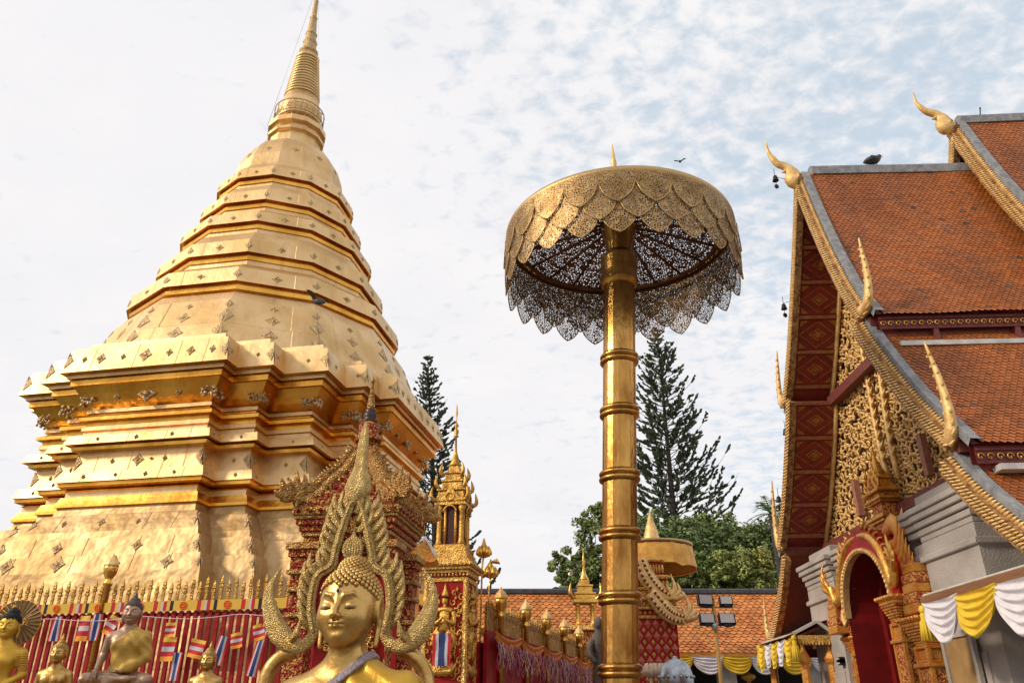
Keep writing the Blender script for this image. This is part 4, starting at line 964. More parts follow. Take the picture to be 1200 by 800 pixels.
def f_head(X, Y, Z):
    Z = Z - HZ; X = X / 1.02; A = np.abs(X)
    d = s_ell(X, Y, Z, (0, .0, .035), (.122, .140, .135))
    d = smin(d, s_ell(X, Y, Z, (0, -.035, -.045), (.104, .102, .115)), .05)
    d = smin(d, s_ell(X, Y, Z, (0, -.085, -.118), (.046, .042, .036)), .05)
    d = smin(d, s_ell(A, Y, Z, (.056, -.083, -.045), (.046, .042, .05)), .04)
    d = smax(d, -s_ell(A, Y, Z, (.050, -.156, .004), (.036, .030, .024)), .025)          # sockets
    for p, q, r0, r1 in (((.009, -.138, .018), (.028, -.138, .042), .0055, .007), ((.028, -.138, .042), (.060, -.125, .050), .007, .006), ((.060, -.125, .050), (.096, -.092, .022), .006, .003)):
        d = smin(d, s_cap(A, Y, Z, p, q, r0, r1), .007)
    d = smin(d, s_ell(A, Y, Z, (.050, -.112, -.002), (.033, .023, .021)), .008)         # lids
    d = smax(d, -s_cap(A, Y, Z, (.024, -.1375, -.010), (.076, -.119, -.008), .0022), .003)
    d = smax(d, -s_cap(A, Y, Z, (.050, -.138, -.0125), (.050, -.138, -.0125), .006), .006)
    d = smin(d, s_cap(X, Y, Z, (0, -.134, .030), (0, -.168, -.036), .0085, .0135), .014)  # nose
    d = smin(d, s_ell(A, Y, Z, (.014, -.150, -.042), (.0115, .014, .010)), .010)
    d = smax(d, -s_ell(X, Y, Z, (0, -.152, -.060), (.006, .012, .012)), .010)
    for p, q, r0, r1 in (((0, -.1435, -.068), (.014, -.143, -.0655), .0068, .0070), ((.014, -.143, -.0655), (.037, -.122, -.066), .0070, .0035)):
        d = smin(d, s_cap(A, Y, Z, p, q, r0, r1), .008)
    d = smin(d, s_cap(A, Y, Z, (0, -.141, -.083), (.024, -.128, -.079), .0085, .0045), .009)
    d = smax(d, -s_cap(A, Y, Z, (0, -.151, -.0755), (.030, -.132, -.0715), .0020), .004)
    d = smax(d, -s_ell(X, Y, Z, (0, -.146, -.100), (.028, .012, .010)), .015)
    e = s_ell(A, Y, Z, (.128, .012, -.012), (.013, .034, .062)); e = smax(e, -s_ell(A, Y, Z, (.146, .006, -.006), (.012, .02, .04)), .01)
    e = smin(e, s_cap(A, Y, Z, (.127, .010, -.06), (.122, -.004, -.152), .0135, .0115), .012)
    return smin(d, e, .012)
def f_torso(X, Y, Z):
    d = s_ell(X, Y, Z, (0, .02, .12), (.27, .20, .14)); d = smin(d, s_ell(X, Y, Z, (0, .01, .36), (.165, .115, .24)), .08)
    d = smin(d, s_ell(X, Y, Z, (0, -.005, .60), (.215, .130, .17)), .08); d = smin(d, s_cap(X, Y, Z, (-.205, .012, .695), (.205, .012, .695), .078), .07)
    A = np.abs(X); d = smin(d, s_ell(A, Y, Z, (.10, -.095, .60), (.085, .045, .07)), .05)
    d = smin(d, s_cap(A, Y, Z, (.16, .02, .72), (.02, .015, .84), .05, .055), .06)
    return d
def f_larm(X, Y, Z): return smin(s_cap(X, Y, Z, (.240, .012, .685), (.292, .03, .43), .070, .057), s_cap(X, Y, Z, (.292, .03, .43), (.07, -.20, .235), .055, .037), .03)
def f_body(X, Y, Z):
    d = f_torso(X, Y, Z); d = smin(d, s_cap(X, Y, Z, (0, .015, .76), (0, -.005, .95), .076, .070), .045)
    for z in (.835, .865): d = smin(d, np.sqrt((np.sqrt(X ** 2 + (Y - .005) ** 2) - .071) ** 2 + (Z - z) ** 2) - .004, .006)
    d = smin(d, f_larm(X, Y, Z), .035)
    d = smin(d, smin(s_cap(X, Y, Z, (-.240, .012, .685), (-.292, .03, .43), .068, .055), s_cap(X, Y, Z, (-.292, .03, .43), (-.27, -.25, .255), .054, .036), .03), .035)
    for s in (-1, 1):
        d = smin(d, s_cap(X, Y, Z, (s * .13, .02, .13), (s * .40, -.20, .105), .125, .095), .05)
    d = smin(d, s_cap(X, Y, Z, (-.40, -.20, .115), (.16, -.335, .115), .082, .05), .035); d = smin(d, s_cap(X, Y, Z, (.40, -.20, .085), (-.12, -.30, .06), .08, .05), .035)
    d = smin(d, s_cap(X, Y, Z, (.15, -.335, .115), (.27, -.285, .14), .045, .03), .03)
    # right hand reaching over the knee, left hand in the lap, five fingers each
    d = smin(d, s_ell(X, Y, Z, (-.27, -.305, .215), (.045, .05, .03)), .025)
    for i, (dx, l) in enumerate(((-.033, .085), (-.011, .105), (.011, .10), (.033, .08))):
        m = (-.27 + dx, -.345, .185); e = (-.27 + dx * 1.1, -.368, .185 - l); d = smin(d, smin(s_cap(X, Y, Z, (-.27 + dx * .9, -.32, .21), m, .0115, .011), s_cap(X, Y, Z, m, e, .011, .008), .004), .006)
    d = smin(d, s_cap(X, Y, Z, (-.235, -.30, .205), (-.215, -.335, .15), .012, .009), .008)
    d = smin(d, s_ell(X, Y, Z, (.03, -.235, .215), (.055, .045, .028)), .025)
    for i, (dy, l) in enumerate(((-.032, .085), (-.011, .10), (.011, .10), (.032, .085))): d = smin(d, s_cap(X, Y, Z, (-.01, -.24 + dy, .215), (-.01 - l, -.245 + dy * .9, .212), .011, .008), .006)
    d = smin(d, s_cap(X, Y, Z, (.03, -.275, .225), (-.03, -.285, .245), .012, .009), .008)
    return d
def f_all(X, Y, Z): return smin(f_body(X, Y, Z), f_head(X, Y, Z), .02)
def cutline(X, Z): return (X - (.055 + (Z - .80) * 1.05)) / 1.45
def f_robe(X, Y, Z):
    fold = .006 * np.sin((X * .72 + (Z) * .95 + .25 * Y) * 46 + 2.2 * np.sin(Z * 7 + X * 5)) + .004 * np.sin((X - Z * .6) * 33)
    d = smin(f_torso(X, Y, Z), f_larm(X, Y, Z) - .012, .06) - .014 - fold
    return smax(smax(d, -cutline(X, Z), .008), -(Z - .21), .02)
def f_trim(X, Y, Z):
    d = f_torso(X, Y, Z) - .027; return smax(smax(d, np.abs(cutline(X, Z) - .004) - .019, .006), .013 - (f_torso(X, Y, Z)) - .04, .004)
def buddha_parts(hh, hb):
    zc = .90
    V1, F1 = sdf_mesh(f_all, (-.17, -.20, zc - hh), (.17, .18, HZ + .20), hh); V2, F2 = sdf_mesh(f_all, (-.55, -.46, -.03), (.55, .26, zc + hb), hb)
    return (np.concatenate([V1, V2]), np.concatenate([F1, F2 + len(V1)]))
def np_obj(name, VF, m, parent, smooth=True):
    b = MB(); b.V = [tuple(v) for v in VF[0]]; b.F = [tuple(int(i) for i in f) for f in VF[1]]; b.M = [0] * len(b.F); b.S = [smooth] * len(b.F); return b.build(name, m, parent, world=False)
def curl_points(n=560):
    out = []; g = math.pi * (3 - 5 ** .5)
    for i in range(n):
        y = 1 - 2 * (i + .5) / n; r = math.sqrt(1 - y * y); a = g * i; x, yy, z = r * math.cos(a), r * math.sin(a), y
        p = (x * .127, yy * .143, .035 + z * .139)
        fr = -p[1] / .143     # 1 at the front
        line = .085 * max(fr, 0) ** .45 - .012 * (1 - max(fr, 0)) if fr > 0 else -.012 - .09 * min(-fr * 1.6, 1)
        line -= .016 * max(0, 1 - abs(p[0]) / .03) * (1 if fr > 0 else 0)
        if p[2] > line + .01: out.append(p)
    return out
def hair_mesh(flame=True, r=.0115, seg=7):
    b = MB(); cap = []
    for p in curl_points(): b.ball((p[0], p[1], p[2] + HZ), (r, r, r * 1.0), seg)
    g = math.pi * (3 - 5 ** .5)
    for i in range(150):
        y = 1 - (i + .5) / 150; q = math.sqrt(1 - y * y); a = g * i; b.ball((.070 * q * math.cos(a), .012 + .074 * q * math.sin(a), HZ + .150 + .070 * y), (r * .9,) * 3, seg)
    b.lathe([(.070, .10), (.068, .155), (.05, .20), (.02, .216)], 14, (0, .012, HZ), 0)
    b.lathe([(.12, .02), (.118, .08), (.095, .125), (.05, .162)], 16, (0, .004, HZ), 0, True, 0, (1, 1.12))
    if flame: b.lathe([(.02, .20), (.032, .225), (.028, .25), (.012, .29), (.002, .34)], 10, (0, .012, HZ), 0)
    return b
BUDG = mat('buddha gold', (.62, .40, .145), .36, 1.0, (.40, .23, .065), 7, .14, 30, detail=6)
ROBG = mat('yellow gold robe', (.62, .38, .05), .42, .65, (.50, .28, .03), 8, .15, 60)
TRIM = mat('lavender braid', (.33, .27, .31), .55, .2, (.24, .18, .16), 60, .5, 90)
SM_V = buddha_parts(.0085, .015); HAIR_S = None

# large Buddha in the foreground
BY = 3.7; bp = at(402, 757, BY); BRZ = R(-13)
big = thing('buddha_statue', 'large golden Buddha statue with curled hair and yellow robe before the flame edged arch', 'statue', (bp.x + .02, BY, bp.z - .885 * 1.03), BRZ); big.scale = (1.03,) * 3
bigb = np_obj('body', buddha_parts(.0048, .011), BUDG, big)
hair_mesh(False, .0118, 8).build('hair_curls', BUDG, bigb, world=False)
robo = np_obj('robe', sdf_mesh(f_robe, (-.40, -.30, .10), (.45, .26, .92), .0095), ROBG, big)
np_obj('robe_trim', sdf_mesh(f_trim, (-.36, -.26, .30), (.30, .26, .92), .007), TRIM, robo)
b = MB()
for s in (-1, 1): b.ball((s * .051, -.1285, HZ - .0105), (.027, .0085, .0046), 10)
b.build('eye_slits', mat('dark eye', (.05, .022, .015), .3), bigb, world=False)
b = MB(); b.diamond((0, -.139, HZ + .058), (1, 0, 0), (0, .25, 1), (0, -1, .2), .011, .017, .006); b.ball((0, -.146, HZ + .058), (.006, .004, .009), 8, 1); b.build('forehead_gem', [mat('pale lilac gem', (.55, .42, .55), .2), BLACK], bigb, world=False)
def pedestal(root, h, w, d, m):
    b = MB(); zb = -root.location.z / root.scale[2]
    for k, (s, z0, z1) in enumerate(((1.0, -.06, 0), (.92, -.12, -.062), (1.04, -.20, -.122), (.86, -.34, -.202), (1.06, -.42, -.342), (1.15, -.50, -.422), (1.25, zb, -.502))):
        if z1 > z0: b.box((0, -.06, (z0 + z1) / 2), (w * s, d * s, z1 - z0), 0, 0, 1, .008)
    return b.build('pedestal', m, root, world=False)
pedestal(big, 1, 1.05, .72, GOLDC)

# flame edged arch behind the Buddha
arch = thing('flame_arch', 'ornate golden arch with flame edges, pointed tip and curled horns behind the large Buddha', 'arch', (bp.x, BY + .32, 0))
AY = BY + .32
def ap(u, v, dy=0.0): return at(u, v, AY + dy)
b = MB()
inner = [(372, 742), (368, 712), (372, 685), (378, 672), (388, 666), (394, 660), (397, 646), (406, 616), (413, 596), (417, 588)]
def mir(p, v): 
    c = 409 + (742 - v) * .052; return (2 * c - p, v)
left = smoothpts([ap(u - 4, v) for u, v in inner], 4); right = smoothpts([ap(*mir(u - 4, v)) for u, v in inner], 4)
for P in (left, right):
    b.tube(P, .024, 8, 0, True, .6, (0, 1, 0)); b.tube([p + Vector((0, -.018, 0)) for p in P], .008, 6)
    sx_ = -1 if P is left else 1; b.tube([p + Vector((sx_ * .030, .012, .012)) for p in P[2:]], [.026, .036, .036, .030, .020], 8, 0, True, .3, (0, 1, 0))
b.build('arch_band', MOSAIC, arch)
for P, s in ((left, -1), (right, 1)):
    b = MB(); Q = resample(P, .050)
    for i, p in enumerate(Q[1:-1]):
        t = i / len(Q); L = (.105 - .015 * t) * (1.0 if t > .1 else .8); dx = s * (.074 if t > .5 else .058)
        a = p + Vector((s * .015, .006, -.02)); e = p + Vector((dx, .004, L)); m = p + Vector((dx * .95, -.012, L * .35))
        b.tube(smoothpts([a, m, e], 4), [.014, .0165, .012, .002], 7, 0, True, .6, (0, 1, 0))
    b.build('flame_edge', MOSAIC, arch)
b = MB()
tip = [ap(414, 592), ap(417, 580), ap(420, 570), ap(422, 556), ap(424, 538), ap(427, 512), ap(429, 494)]
b.tube(smoothpts(tip, 5), [.012, .055, .072, .060, .038, .030, .024, .004], 12, 0, True, .6, (0, 1, 0))
for s in (-1, 1):
    for k, (dx, z0, L) in enumerate(((.03, -.03, .12), (.055, -.07, .13), (.075, -.12, .12))):
        o = ap(415, 590); b.tube(smoothpts([o + Vector((s * dx * .4, 0, z0 - .02)), o + Vector((s * dx * 1.25, -.01, z0 + L * .35)), o + Vector((s * dx * 1.1, 0, z0 + L))], 4), [.016, .019, .014, .003], 7, 0, True, .6, (0, 1, 0))
b.build('lotus_tip', MOSAIC, arch)
hl = [(371, 728), (368, 745), (357, 756), (343, 754), (330, 742), (321, 722), (317, 700), (321, 682), (332, 665)]
for s in (-1, 1):
    P = [ap(u - 2, v) if s < 0 else ap(*mir(u - 2, v)) for u, v in hl]
    b = MB(); b.tube(smoothpts(P, 6), [.024, .026, .032, .044, .052, .044, .027, .014, .003], 10, 0, True, .55, (0, 1, 0)); c = P[0] + (P[2] - P[0]) * .4
    b.tube([P[3] + Vector((0, -.02, .01)), P[2] + Vector((s * .03, -.025, .05)), P[1] + Vector((s * .06, -.02, .07))], [.012, .02, .004], 6)
    b.build('curled_horn', MOSAIC, arch)
    P = [(348, 762), (332, 768), (318, 782), (310, 805), (306, 850), (306, 900)]
    P = [ap(u, v, .03) if s < 0 else ap(*mir(u, v), .03) for u, v in P]; b = MB(); b.tube(smoothpts(P, 5), .036, 10, 0); b.build('throne_arm', BUDG, arch)
# red back panel with gilded tracery, flame jewel above the head
poly = [(p.x, p.z) for p in left] + [(p.x, p.z) for p in reversed(right)]
zlo = ap(409, 830).z; poly = [(poly[0][0] + .01, zlo)] + poly + [(poly[-1][0] - .01, zlo)]
b = MB(); b.prism(poly, (0, AY + .02, 0), (1, 0, 0), (0, 0, 1), (0, .03, 0), 0)
rr = random.Random(3)
for _ in range(130):
    v = rr.uniform(600, 770); tt = (v - 600) / 100; hwp = 4 + min(tt, 1) * 28 if v < 700 else 34
    c = ap(409 + (742 - v) * .052 + rr.uniform(-hwp, hwp), v); a0 = rr.uniform(0, 6); s = rr.choice((-1, 1)); r0 = rr.uniform(.016, .03)
    b.tube([c + Vector((r0 * (1 - t * .8) * math.cos(a0 + s * 6 * t), .012, r0 * (1 - t * .8) * math.sin(a0 + s * 6 * t))) for t in np.linspace(0, 1, 9)], [.003, .006, .004], 4, 1)
b.build('red_panel', [RED, GOLDC], arch)
b = MB(); c = ap(414, 640); 
for k in range(7):
    x = (k - 3) / 3; b.tube(smoothpts([c + Vector((x * .02, -.005, -.07)), c + Vector((x * .042, -.012, -.02)), c + Vector((x * .028, -.01, .03)), c + Vector((x * .008, -.005, .10 - abs(x) * .06))], 3), [.009, .012, .009, .002], 6)
b.build('flame_jewel', MOSAIC, arch)
b = MB(); b.box((bp.x + .02, AY + .05, .7), (.75, .18, 1.4), 0, 0, 1, .02); b.build('arch_base', RED, arch)

# small statues in front of the fence
def small(px, chinv, Y, sc, rz, label, m_body, m_hair, m_robe=None, flame=True, hair=True):
    p = at(px, chinv, Y); root = thing('buddha_statue', label, 'statue', (p.x, Y, p.z - .885 * sc), rz); root.scale = (sc,) * 3
    np_obj('body', SM_V, m_body, root)
    hair_mesh(flame, .0125, 5).build('hair_curls', m_hair, root, world=False)
    if m_robe: np_obj('robe', ROBE_S, m_robe, root)
    pedestal(root, 1, 1.0, .7, m_body if m_robe is None else ROBG)
    return root
ROBE_S = sdf_mesh(f_robe, (-.40, -.30, .10), (.45, .26, .92), .014)
COPPER = mat('rosy bronze', (.46, .30, .20), .42, .7, (.30, .19, .13), 7, .2, 30); DKHAIR = mat('dark bronze hair', (.12, .085, .075), .5, .5)
YROBE = mat('mustard robe', (.56, .36, .07), .6, .2, (.44, .26, .05), 9, .2, 50)
small(153, 730, 9.4, .76, R(10), 'rosy bronze meditating monk statue in a mustard robe before the red fence', COPPER, DKHAIR, YROBE)
small(67, 776, 9.0, .60, R(2), 'small shiny gold Buddha bust left of the monk statue, below a Thai flag', BUDG, BUDG)
small(243, 784, 9.0, .58, R(-2), 'small shiny gold Buddha bust between the monk statue and the large Buddha', BUDG, BUDG)
dv = small(8, 747, 8.2, .72, R(8), 'brown gold deity statue with black hair and a ribbed round fan halo', ROBG, BLACK, None, False)
dv.name = 'deity_statue'
b = MB(); n = 30
for k in range(n):
    a = 6.283 * k / n; a2 = 6.283 * (k + .5) / n; a3 = 6.283 * (k + 1) / n; r = .30; c = (.02, .16, HZ + .06)
    b.add([c, (c[0] + r * math.cos(a), c[1], c[2] + r * math.sin(a)), (c[0] + r * math.cos(a2), c[1] - .018, c[2] + r * math.sin(a2)), (c[0] + r * math.cos(a3), c[1], c[2] + r * math.sin(a3))], [(0, 1, 2), (0, 2, 3)])
    b.tube([c, (c[0] + r * 1.02 * math.cos(a), c[1] - .004, c[2] + r * 1.02 * math.sin(a))], .004, 4, 1)
b.tube([(.02 + .30 * math.cos(a), .16, HZ + .06 + .30 * math.sin(a)) for a in np.linspace(0, 6.2832, 40)], .009, 5, 1); b.build('fan_halo', [mat('brown fan', (.20, .11, .04), .5, .3), GOLDP], dv, world=False)
b = MB(); b.ball((0, .03, HZ + .17), (.075, .08, .075), 12); b.ball((0, .0, HZ + .25), (.03, .03, .03), 8, 1); b.lathe([(.115, .05), (.12, .085), (.11, .10)], 16, (0, 0, HZ), 1, True, 0, (1, 1.12)); b.build('hair_bun', [BLACK, GOLDP], dv, world=False)
b = MB()
for k in range(7): b.tube([(.245 + .05 * math.cos(a) * 1.4 + k * .004, .012 + .075 * math.sin(a), .66 - k * .028) for a in np.linspace(-1.8, 1.8, 10)], .007, 5)
b.build('arm_bands', GOLDP, dv, world=False)

# ------------------------------------------------------------------ fence round the chedi
FD = Vector((-math.cos(CR), math.sin(CR), 0)); FB = Vector((math.sin(CR), math.cos(CR), 0)); F0 = Vector((-.76, 10.62, 0))
PICKR = mat('red paint', (.36, .008, .012), .5, 0, (.24, .006, .008), 12, .1, 40, spec=.2)
def picket(b, p, z0, zr, zt, d, w=.021):
    s = d.normalized(); x = Vector((-s.y, s.x, 0))
    def sq(z, r): return [p + s * r + x * r * .6 + Vector((0, 0, z)), p - s * r + x * r * .6 + Vector((0, 0, z)), p - s * r - x * r * .6 + Vector((0, 0, z)), p + s * r - x * r * .6 + Vector((0, 0, z))]
    b.loft([sq(z0, w * 1.35), sq(zr, w * 1.35)], 0, False, True, True, True); w *= .9; b.loft([sq(zr, w), sq(zt - .16, w), sq(zt - .155, w * 1.5), sq(zt - .13, w * 1.5), sq(zt - .12, w * .9), sq(zt - .10, w * 1.2), sq(zt - .05, w * .9), sq(zt, .002)], 1)
fen = thing('picket_fence', 'red picket fence with gold spear tips along the front of the chedi', 'fence', tuple(F0))
Zg = .9
for i in range(66):
    p = F0 + FD * (.34 + i * .108); zt = 3.30 + (.06 if i % 2 else 0); b = MB(); picket(b, p, Zg, 2.90, zt, FD); b.build('picket', [PICKR, PKG], fen)
for z, h, m in ((2.865, .045, PICKR), (2.99, .03, GOLD), (1.6, .05, PICKR), (1.05, .05, PICKR)):
    b = MB(); c = F0 + FD * 3.9 + FB * .028; b.box((c.x, c.y, z), (7.3, .03, h), 0, -CR); b.build('rail', m, fen)
c = F0 + FD * 3.95 + FB * .03; b = MB(); b.box((c.x, c.y, Zg / 2), (7.5, .4, Zg), 0, -CR, 1, .02); b.build('plinth', PAVE, fen)
def bulb_post(b, p, zt, s=1.0):
    b.lathe([(.032 * s, Zg), (.032 * s, zt - .36 * s), (.05 * s, zt - .35 * s), (.05 * s, zt - .32 * s), (.03 * s, zt - .30 * s), (.045 * s, zt - .27 * s), (.07 * s, zt - .22 * s), (.078 * s, zt - .17 * s), (.074 * s, zt - .14 * s)], 12, p)
    b.lathe([(.082 * s, zt - .145 * s), (.085 * s, zt - .13 * s), (.06 * s, zt - .08 * s), (.025 * s, zt - .04 * s), (.004 * s, zt)], 8, p, 1, False)
b = MB(); p = at(125, 690, 11.55); bulb_post(b, Vector((p.x, p.y, 0)), at(125, 648, 11.55).z, 1.25); b.build('bulb_post', [GOLD, PALEG], fen)
# prayer banner along the front fence
b = MB(); run = .36; N0 = F0 - FB * .05; W = .60; lo_, hi_ = 2.905, 3.035; sgl = .0
def bq(x0, x1, z0, z1, m, o=.0): b.add([N0 + FD * x + Vector((0, 0, z)) - FB * o for x, z in ((x0, z0), (x1, z0), (x1, z1), (x0, z1))], [(0, 1, 2, 3)], m)
x = run
while x < 7.3:
    for w, m in ((.30, 0), (.05, 1), (.05, 0), (.05, 2), (.035, 3), (.05, 0), (.06, 2), (.05, 0)):
        bq(x, x + w, lo_, hi_, m)
        if w == .30:
            cc = N0 + FD * (x + w / 2) + Vector((0, 0, (lo_ + hi_) / 2)) - FB * .006
            for r in (.048, .022): b.tube([cc + FD * r * math.cos(a) + Vector((0, 0, r * math.sin(a))) for a in np.linspace(0, 6.2832, 18)], .007, 4, 4)
            for k in range(8): a = k * math.pi / 4; b.tube([cc, cc + FD * .046 * math.cos(a) + Vector((0, 0, .046 * math.sin(a)))], .004, 4, 4)
        x += w + .0005
tag(b.build('prayer_banner', [TYEL, BLACK, TREDC, FLW, ORNG]), 'long orange prayer banner with red wheel signs tied across the picket fence', 'banner')
# small flags
def flag(u, v, wpx, hpx, kind, label, Y=None, tilt=0.0, seed=0):
    X = (u - 600) / CAM_F
    Yb = Y if Y else 11.0; 
    p = at(u, v, Yb)
    if Y is None:          # on the fence line, a hand in front of it
        r = ray(u, v); q = F0 - FB * .11; n = Vector((FB.x, FB.y, 0)); p = r * (n.dot(q) / n.dot(Vector((r.x, r.y, 0)))) + Vector((0, 0, CAM_H)); Yb = p.y
    k = (Yb / 1.05) / CAM_F; w, h = wpx * k, hpx * k; nx, nz = 16, 8; b = MB(); rr = random.Random(seed + int(u)); ph = rr.uniform(0, 6)
    st = {'thai': [2, 3, 1, 1, 3, 2], 'bud': [0, 2, 3, 4, 0]}[kind]
    rt = -FD; up = Vector((0, 0, 1)); ct, s_ = math.cos(tilt), math.sin(tilt); ax = rt * ct + up * s_; ay = up * ct - rt * s_
    if kind == 'thai':   # hung upright: the stripes run down the cloth
        cuts = [0, 1 / 6, 2 / 6, 4 / 6, 5 / 6, 1]; cols = [2, 3, 1, 3, 2]
        if rr.random() < 2: pass
    else: cuts = [0, .2, .4, .6, .8, 1]; cols = [0, 2, 3, 2, 5]
    def P(a, c):
        y = .012 * math.sin(ph + a * 5 + c * 3) + .01 * c; return p + ax * ((a - .5) * w) - ay * (c * h) - FB * y
    for i in range(5):
        if kind == 'thai': b.sheet([[P(cuts[i] + (cuts[i + 1] - cuts[i]) * q / 3, t / nz) for t in range(nz + 1)] for q in range(4)], cols[i])
        else: b.sheet([[P(q / 6, cuts[i] + (cuts[i + 1] - cuts[i]) * t / 3) for t in range(4)] for q in range(7)], cols[i])
    tag(b.build('small_flag', [TYEL, TBLUE, TREDC, FLW, TBLUE, TORG]), label, 'flag', 'small flags on the fence')
flag(69, 722, 13, 27, 'thai', 'upright Thai flag on the fence above the left gold bust')
flag(101, 721, 14, 28, 'bud', 'striped Buddhist flag on the fence just left of the Thai flag beside the monk statue')
flag(115, 719, 13, 29, 'thai', 'upright Thai flag on the fence close to the left of the monk statue')
flag(137, 722, 14, 22, 'bud', 'striped flag hanging beside the head of the monk statue', None, -.45)
flag(200, 746, 16, 26, 'bud', 'striped Buddhist flag on the fence just right of the monk statue')
flag(208, 764, 14, 30, 'thai', 'low upright Thai flag right of the monk statue')
flag(201, 729, 12, 16, 'bud', 'small striped flag above another one, right of the monk statue', None, .05)
flag(234, 749, 19, 20, 'bud', 'tilted striped flag above the head of the right gold bust', None, -.2)
flag(263, 745, 13, 31, 'thai', 'tilted Thai flag right of the gold bust near the arch', None, -.18)
flag(277, 741, 14, 17, 'bud', 'small striped flag between two Thai flags near the arch', None, .2)
flag(303, 731, 14, 18, 'bud', 'striped flag close to the left horn of the arch', None, .25)
flag(313, 728, 12, 60, 'thai', 'long Thai flag hanging right beside the left horn of the arch', None, -.2)
flag(40, 727, 12, 18, 'bud', 'striped flag behind the fan halo of the deity statue')
b = MB(); S = []
for t in np.linspace(.3, 7.2, 40): S.append(F0 - FB * .12 + FD * t + Vector((0, 0, 2.84 - .05 * abs(math.sin(t * 2.2)))))
b.tube(S, .005, 4); tag(b.build('flag_string', WHITE), 'thin white string carrying the small flags along the picket fence', 'string')

# corner pillar with spired lantern
PW = .53; PC = F0 + FD * .02 + FB * .0
pil = thing('corner_pillar', 'red pillar with gold deity relief carrying a golden spired lantern, right of the arch', 'pillar', tuple(PC), -CR)
zT = 3.36
def lb(b, c, s, m=0, bev=.006): b.box(c, s, m, 0, 1, bev)
b = MB(); lb(b, (0, 0, zT / 2 - .1), (PW, PW, zT - .22), 0)
for x in (-1, 1):
    for y in (-1, 1):
        b.tube([(x * PW * .48, y * PW * .48, .3), (x * PW * .48, y * PW * .48, zT - .2)], .035, 8, 1)
        for k in range(34): b.ball((x * PW * .5, y * PW * .5, 1.6 + k * .048), (.024, .024, .018), 6, 1)
b.build('shaft', [RED, GOLDC], pil, world=False)
b = MB()
for k, (w, z0, z1, m) in enumerate(((1.06, -.22, -.16, 1), (1.0, -.16, -.11, 0), (1.10, -.11, -.07, 1), (1.2, -.07, -.03, 1), (1.28, -.03, .02, 1), (1.12, .02, .06, 1), (.95, .06, .16, 1))):
    lb(b, (0, 0, zT + (z0 + z1) / 2), (PW * w, PW * w, z1 - z0 - .001), m)
for k in range(13):
    for sx in (0, 1):
        o = (-PW * .53 + PW * 1.06 * k / 12, -PW * .555); o = rot2(o[0], o[1], sx * math.pi / 2); b.ball((o[0], o[1], zT - .135), (.017, .017, .022), 6, 1); b.ball((o[0] * 1.16, o[1] * 1.16, zT - .01), (.018, .018, .014), 6, 1)
b.build('cornice', [RED, GOLDC], pil, world=False)
# deity relief: front and right side
for side in (0, 1):
    M4 = Matrix.Rotation(side * math.pi / 2, 4, 'Z'); b = MB(M4); y = -PW / 2 - .012; zb = 2.62
    b.lathe([(.01, .42), (.02, .36), (.035, .32), (.05, .30), (.045, .285), (.055, .26)], 10, (0, y, zb + .08)); b.ball((0, y, zb + .29), (.042, .035, .055), 10); b.tube([(0, y, zb + .26), (0, y, zb + .2)], .022, 8)
    b.tube(smoothpts([(-.10, y, zb + .17), (0, y - .01, zb + .19), (.10, y, zb + .17)], 3), .035, 8); b.tube([(0, y, zb + .18), (0, y, zb + .02), (0, y, zb - .1)], [.085, .055, .085], 10, 0, True, .45, (0, 1, 0))
    for s in (-1, 1):
        b.tube(smoothpts([(s * .11, y, zb + .16), (s * .13, y - .02, zb + .03), (s * .05, y - .06, zb + .05), (s * .008, y - .075, zb + .10)], 4), [.030, .026, .024, .016], 8)
        b.tube(smoothpts([(s * .05, y, zb - .08), (s * .12, y - .01, zb - .16), (s * .07, y, zb - .30), (s * .10, y, zb - .38)], 4), [.05, .045, .03, .02], 8); b.tube(smoothpts([(s * .03, y, zb + .14), (s * .08, y, zb - .02), (s * .15, y, zb - .10), (s * .2, y, zb - .04)], 4), [.012, .016, .005], 6)
        for k in range(20):     # vine scrolls
            c = Vector((s * ((.195 if k % 2 else .12) + .02 * math.sin(k * 2.1)), y + .004, zb + .38 - (k // 2) * .105 - (.05 if k % 2 else 0))); a0 = k * 1.3; b.tube([c + Vector((.045 * (1 - t * .85) * math.cos(a0 + s * 6.5 * t), 0, .05 * (1 - t * .85) * math.sin(a0 + s * 6.5 * t))) for t in np.linspace(0, 1, 10)], [.006, .012, .008], 5)
            b.tube([c, c + Vector((s * .04, -.005, .05)), c + Vector((s * .03, 0, .09))], [.008, .016, .003], 5)
    for k in range(9): x = (k - 4) / 4; b.tube(smoothpts([(x * .03, y, zb - .56), (x * .10, y - .02, zb - .52), (x * .17, y, zb - .45 + .03 * abs(x))], 3), [.03, .04, .006], 6)
    b.build('deity_relief', GOLDP, pil, world=False)
# spired lantern
b = MB(); z0 = zT + .16; lb(b, (0, 0, z0 + .03), (.46, .46, .06), 0); lb(b, (0, 0, z0 + .08), (.40, .40, .05), 0); zc_ = z0 + .10; hc = .52
for x in (-1, 1):
    for y in (-1, 1):
        b.lathe([(.035, 0), (.05, .02), (.035, .06), (.032, hc - .1), (.05, hc - .06), (.055, hc)], 8, (x * .15, y * .15, zc_)); b.lathe([(.02, 0), (.02, hc)], 6, (x * .15, y * .07, zc_)); b.lathe([(.02, 0), (.02, hc)], 6, (x * .07, y * .15, zc_))
lb(b, (0, 0, zc_ + hc + .02), (.42, .42, .05), 0); b.build('lantern_frame', GOLDP, pil, world=False)
b = MB(); lb(b, (0, 0, zc_ + hc / 2), (.23, .23, hc), 0); b.build('lantern_core', mat('oxblood glass', (.10, .008, .012), .25), pil, world=False)
b = MB(); zr = zc_ + hc + .045
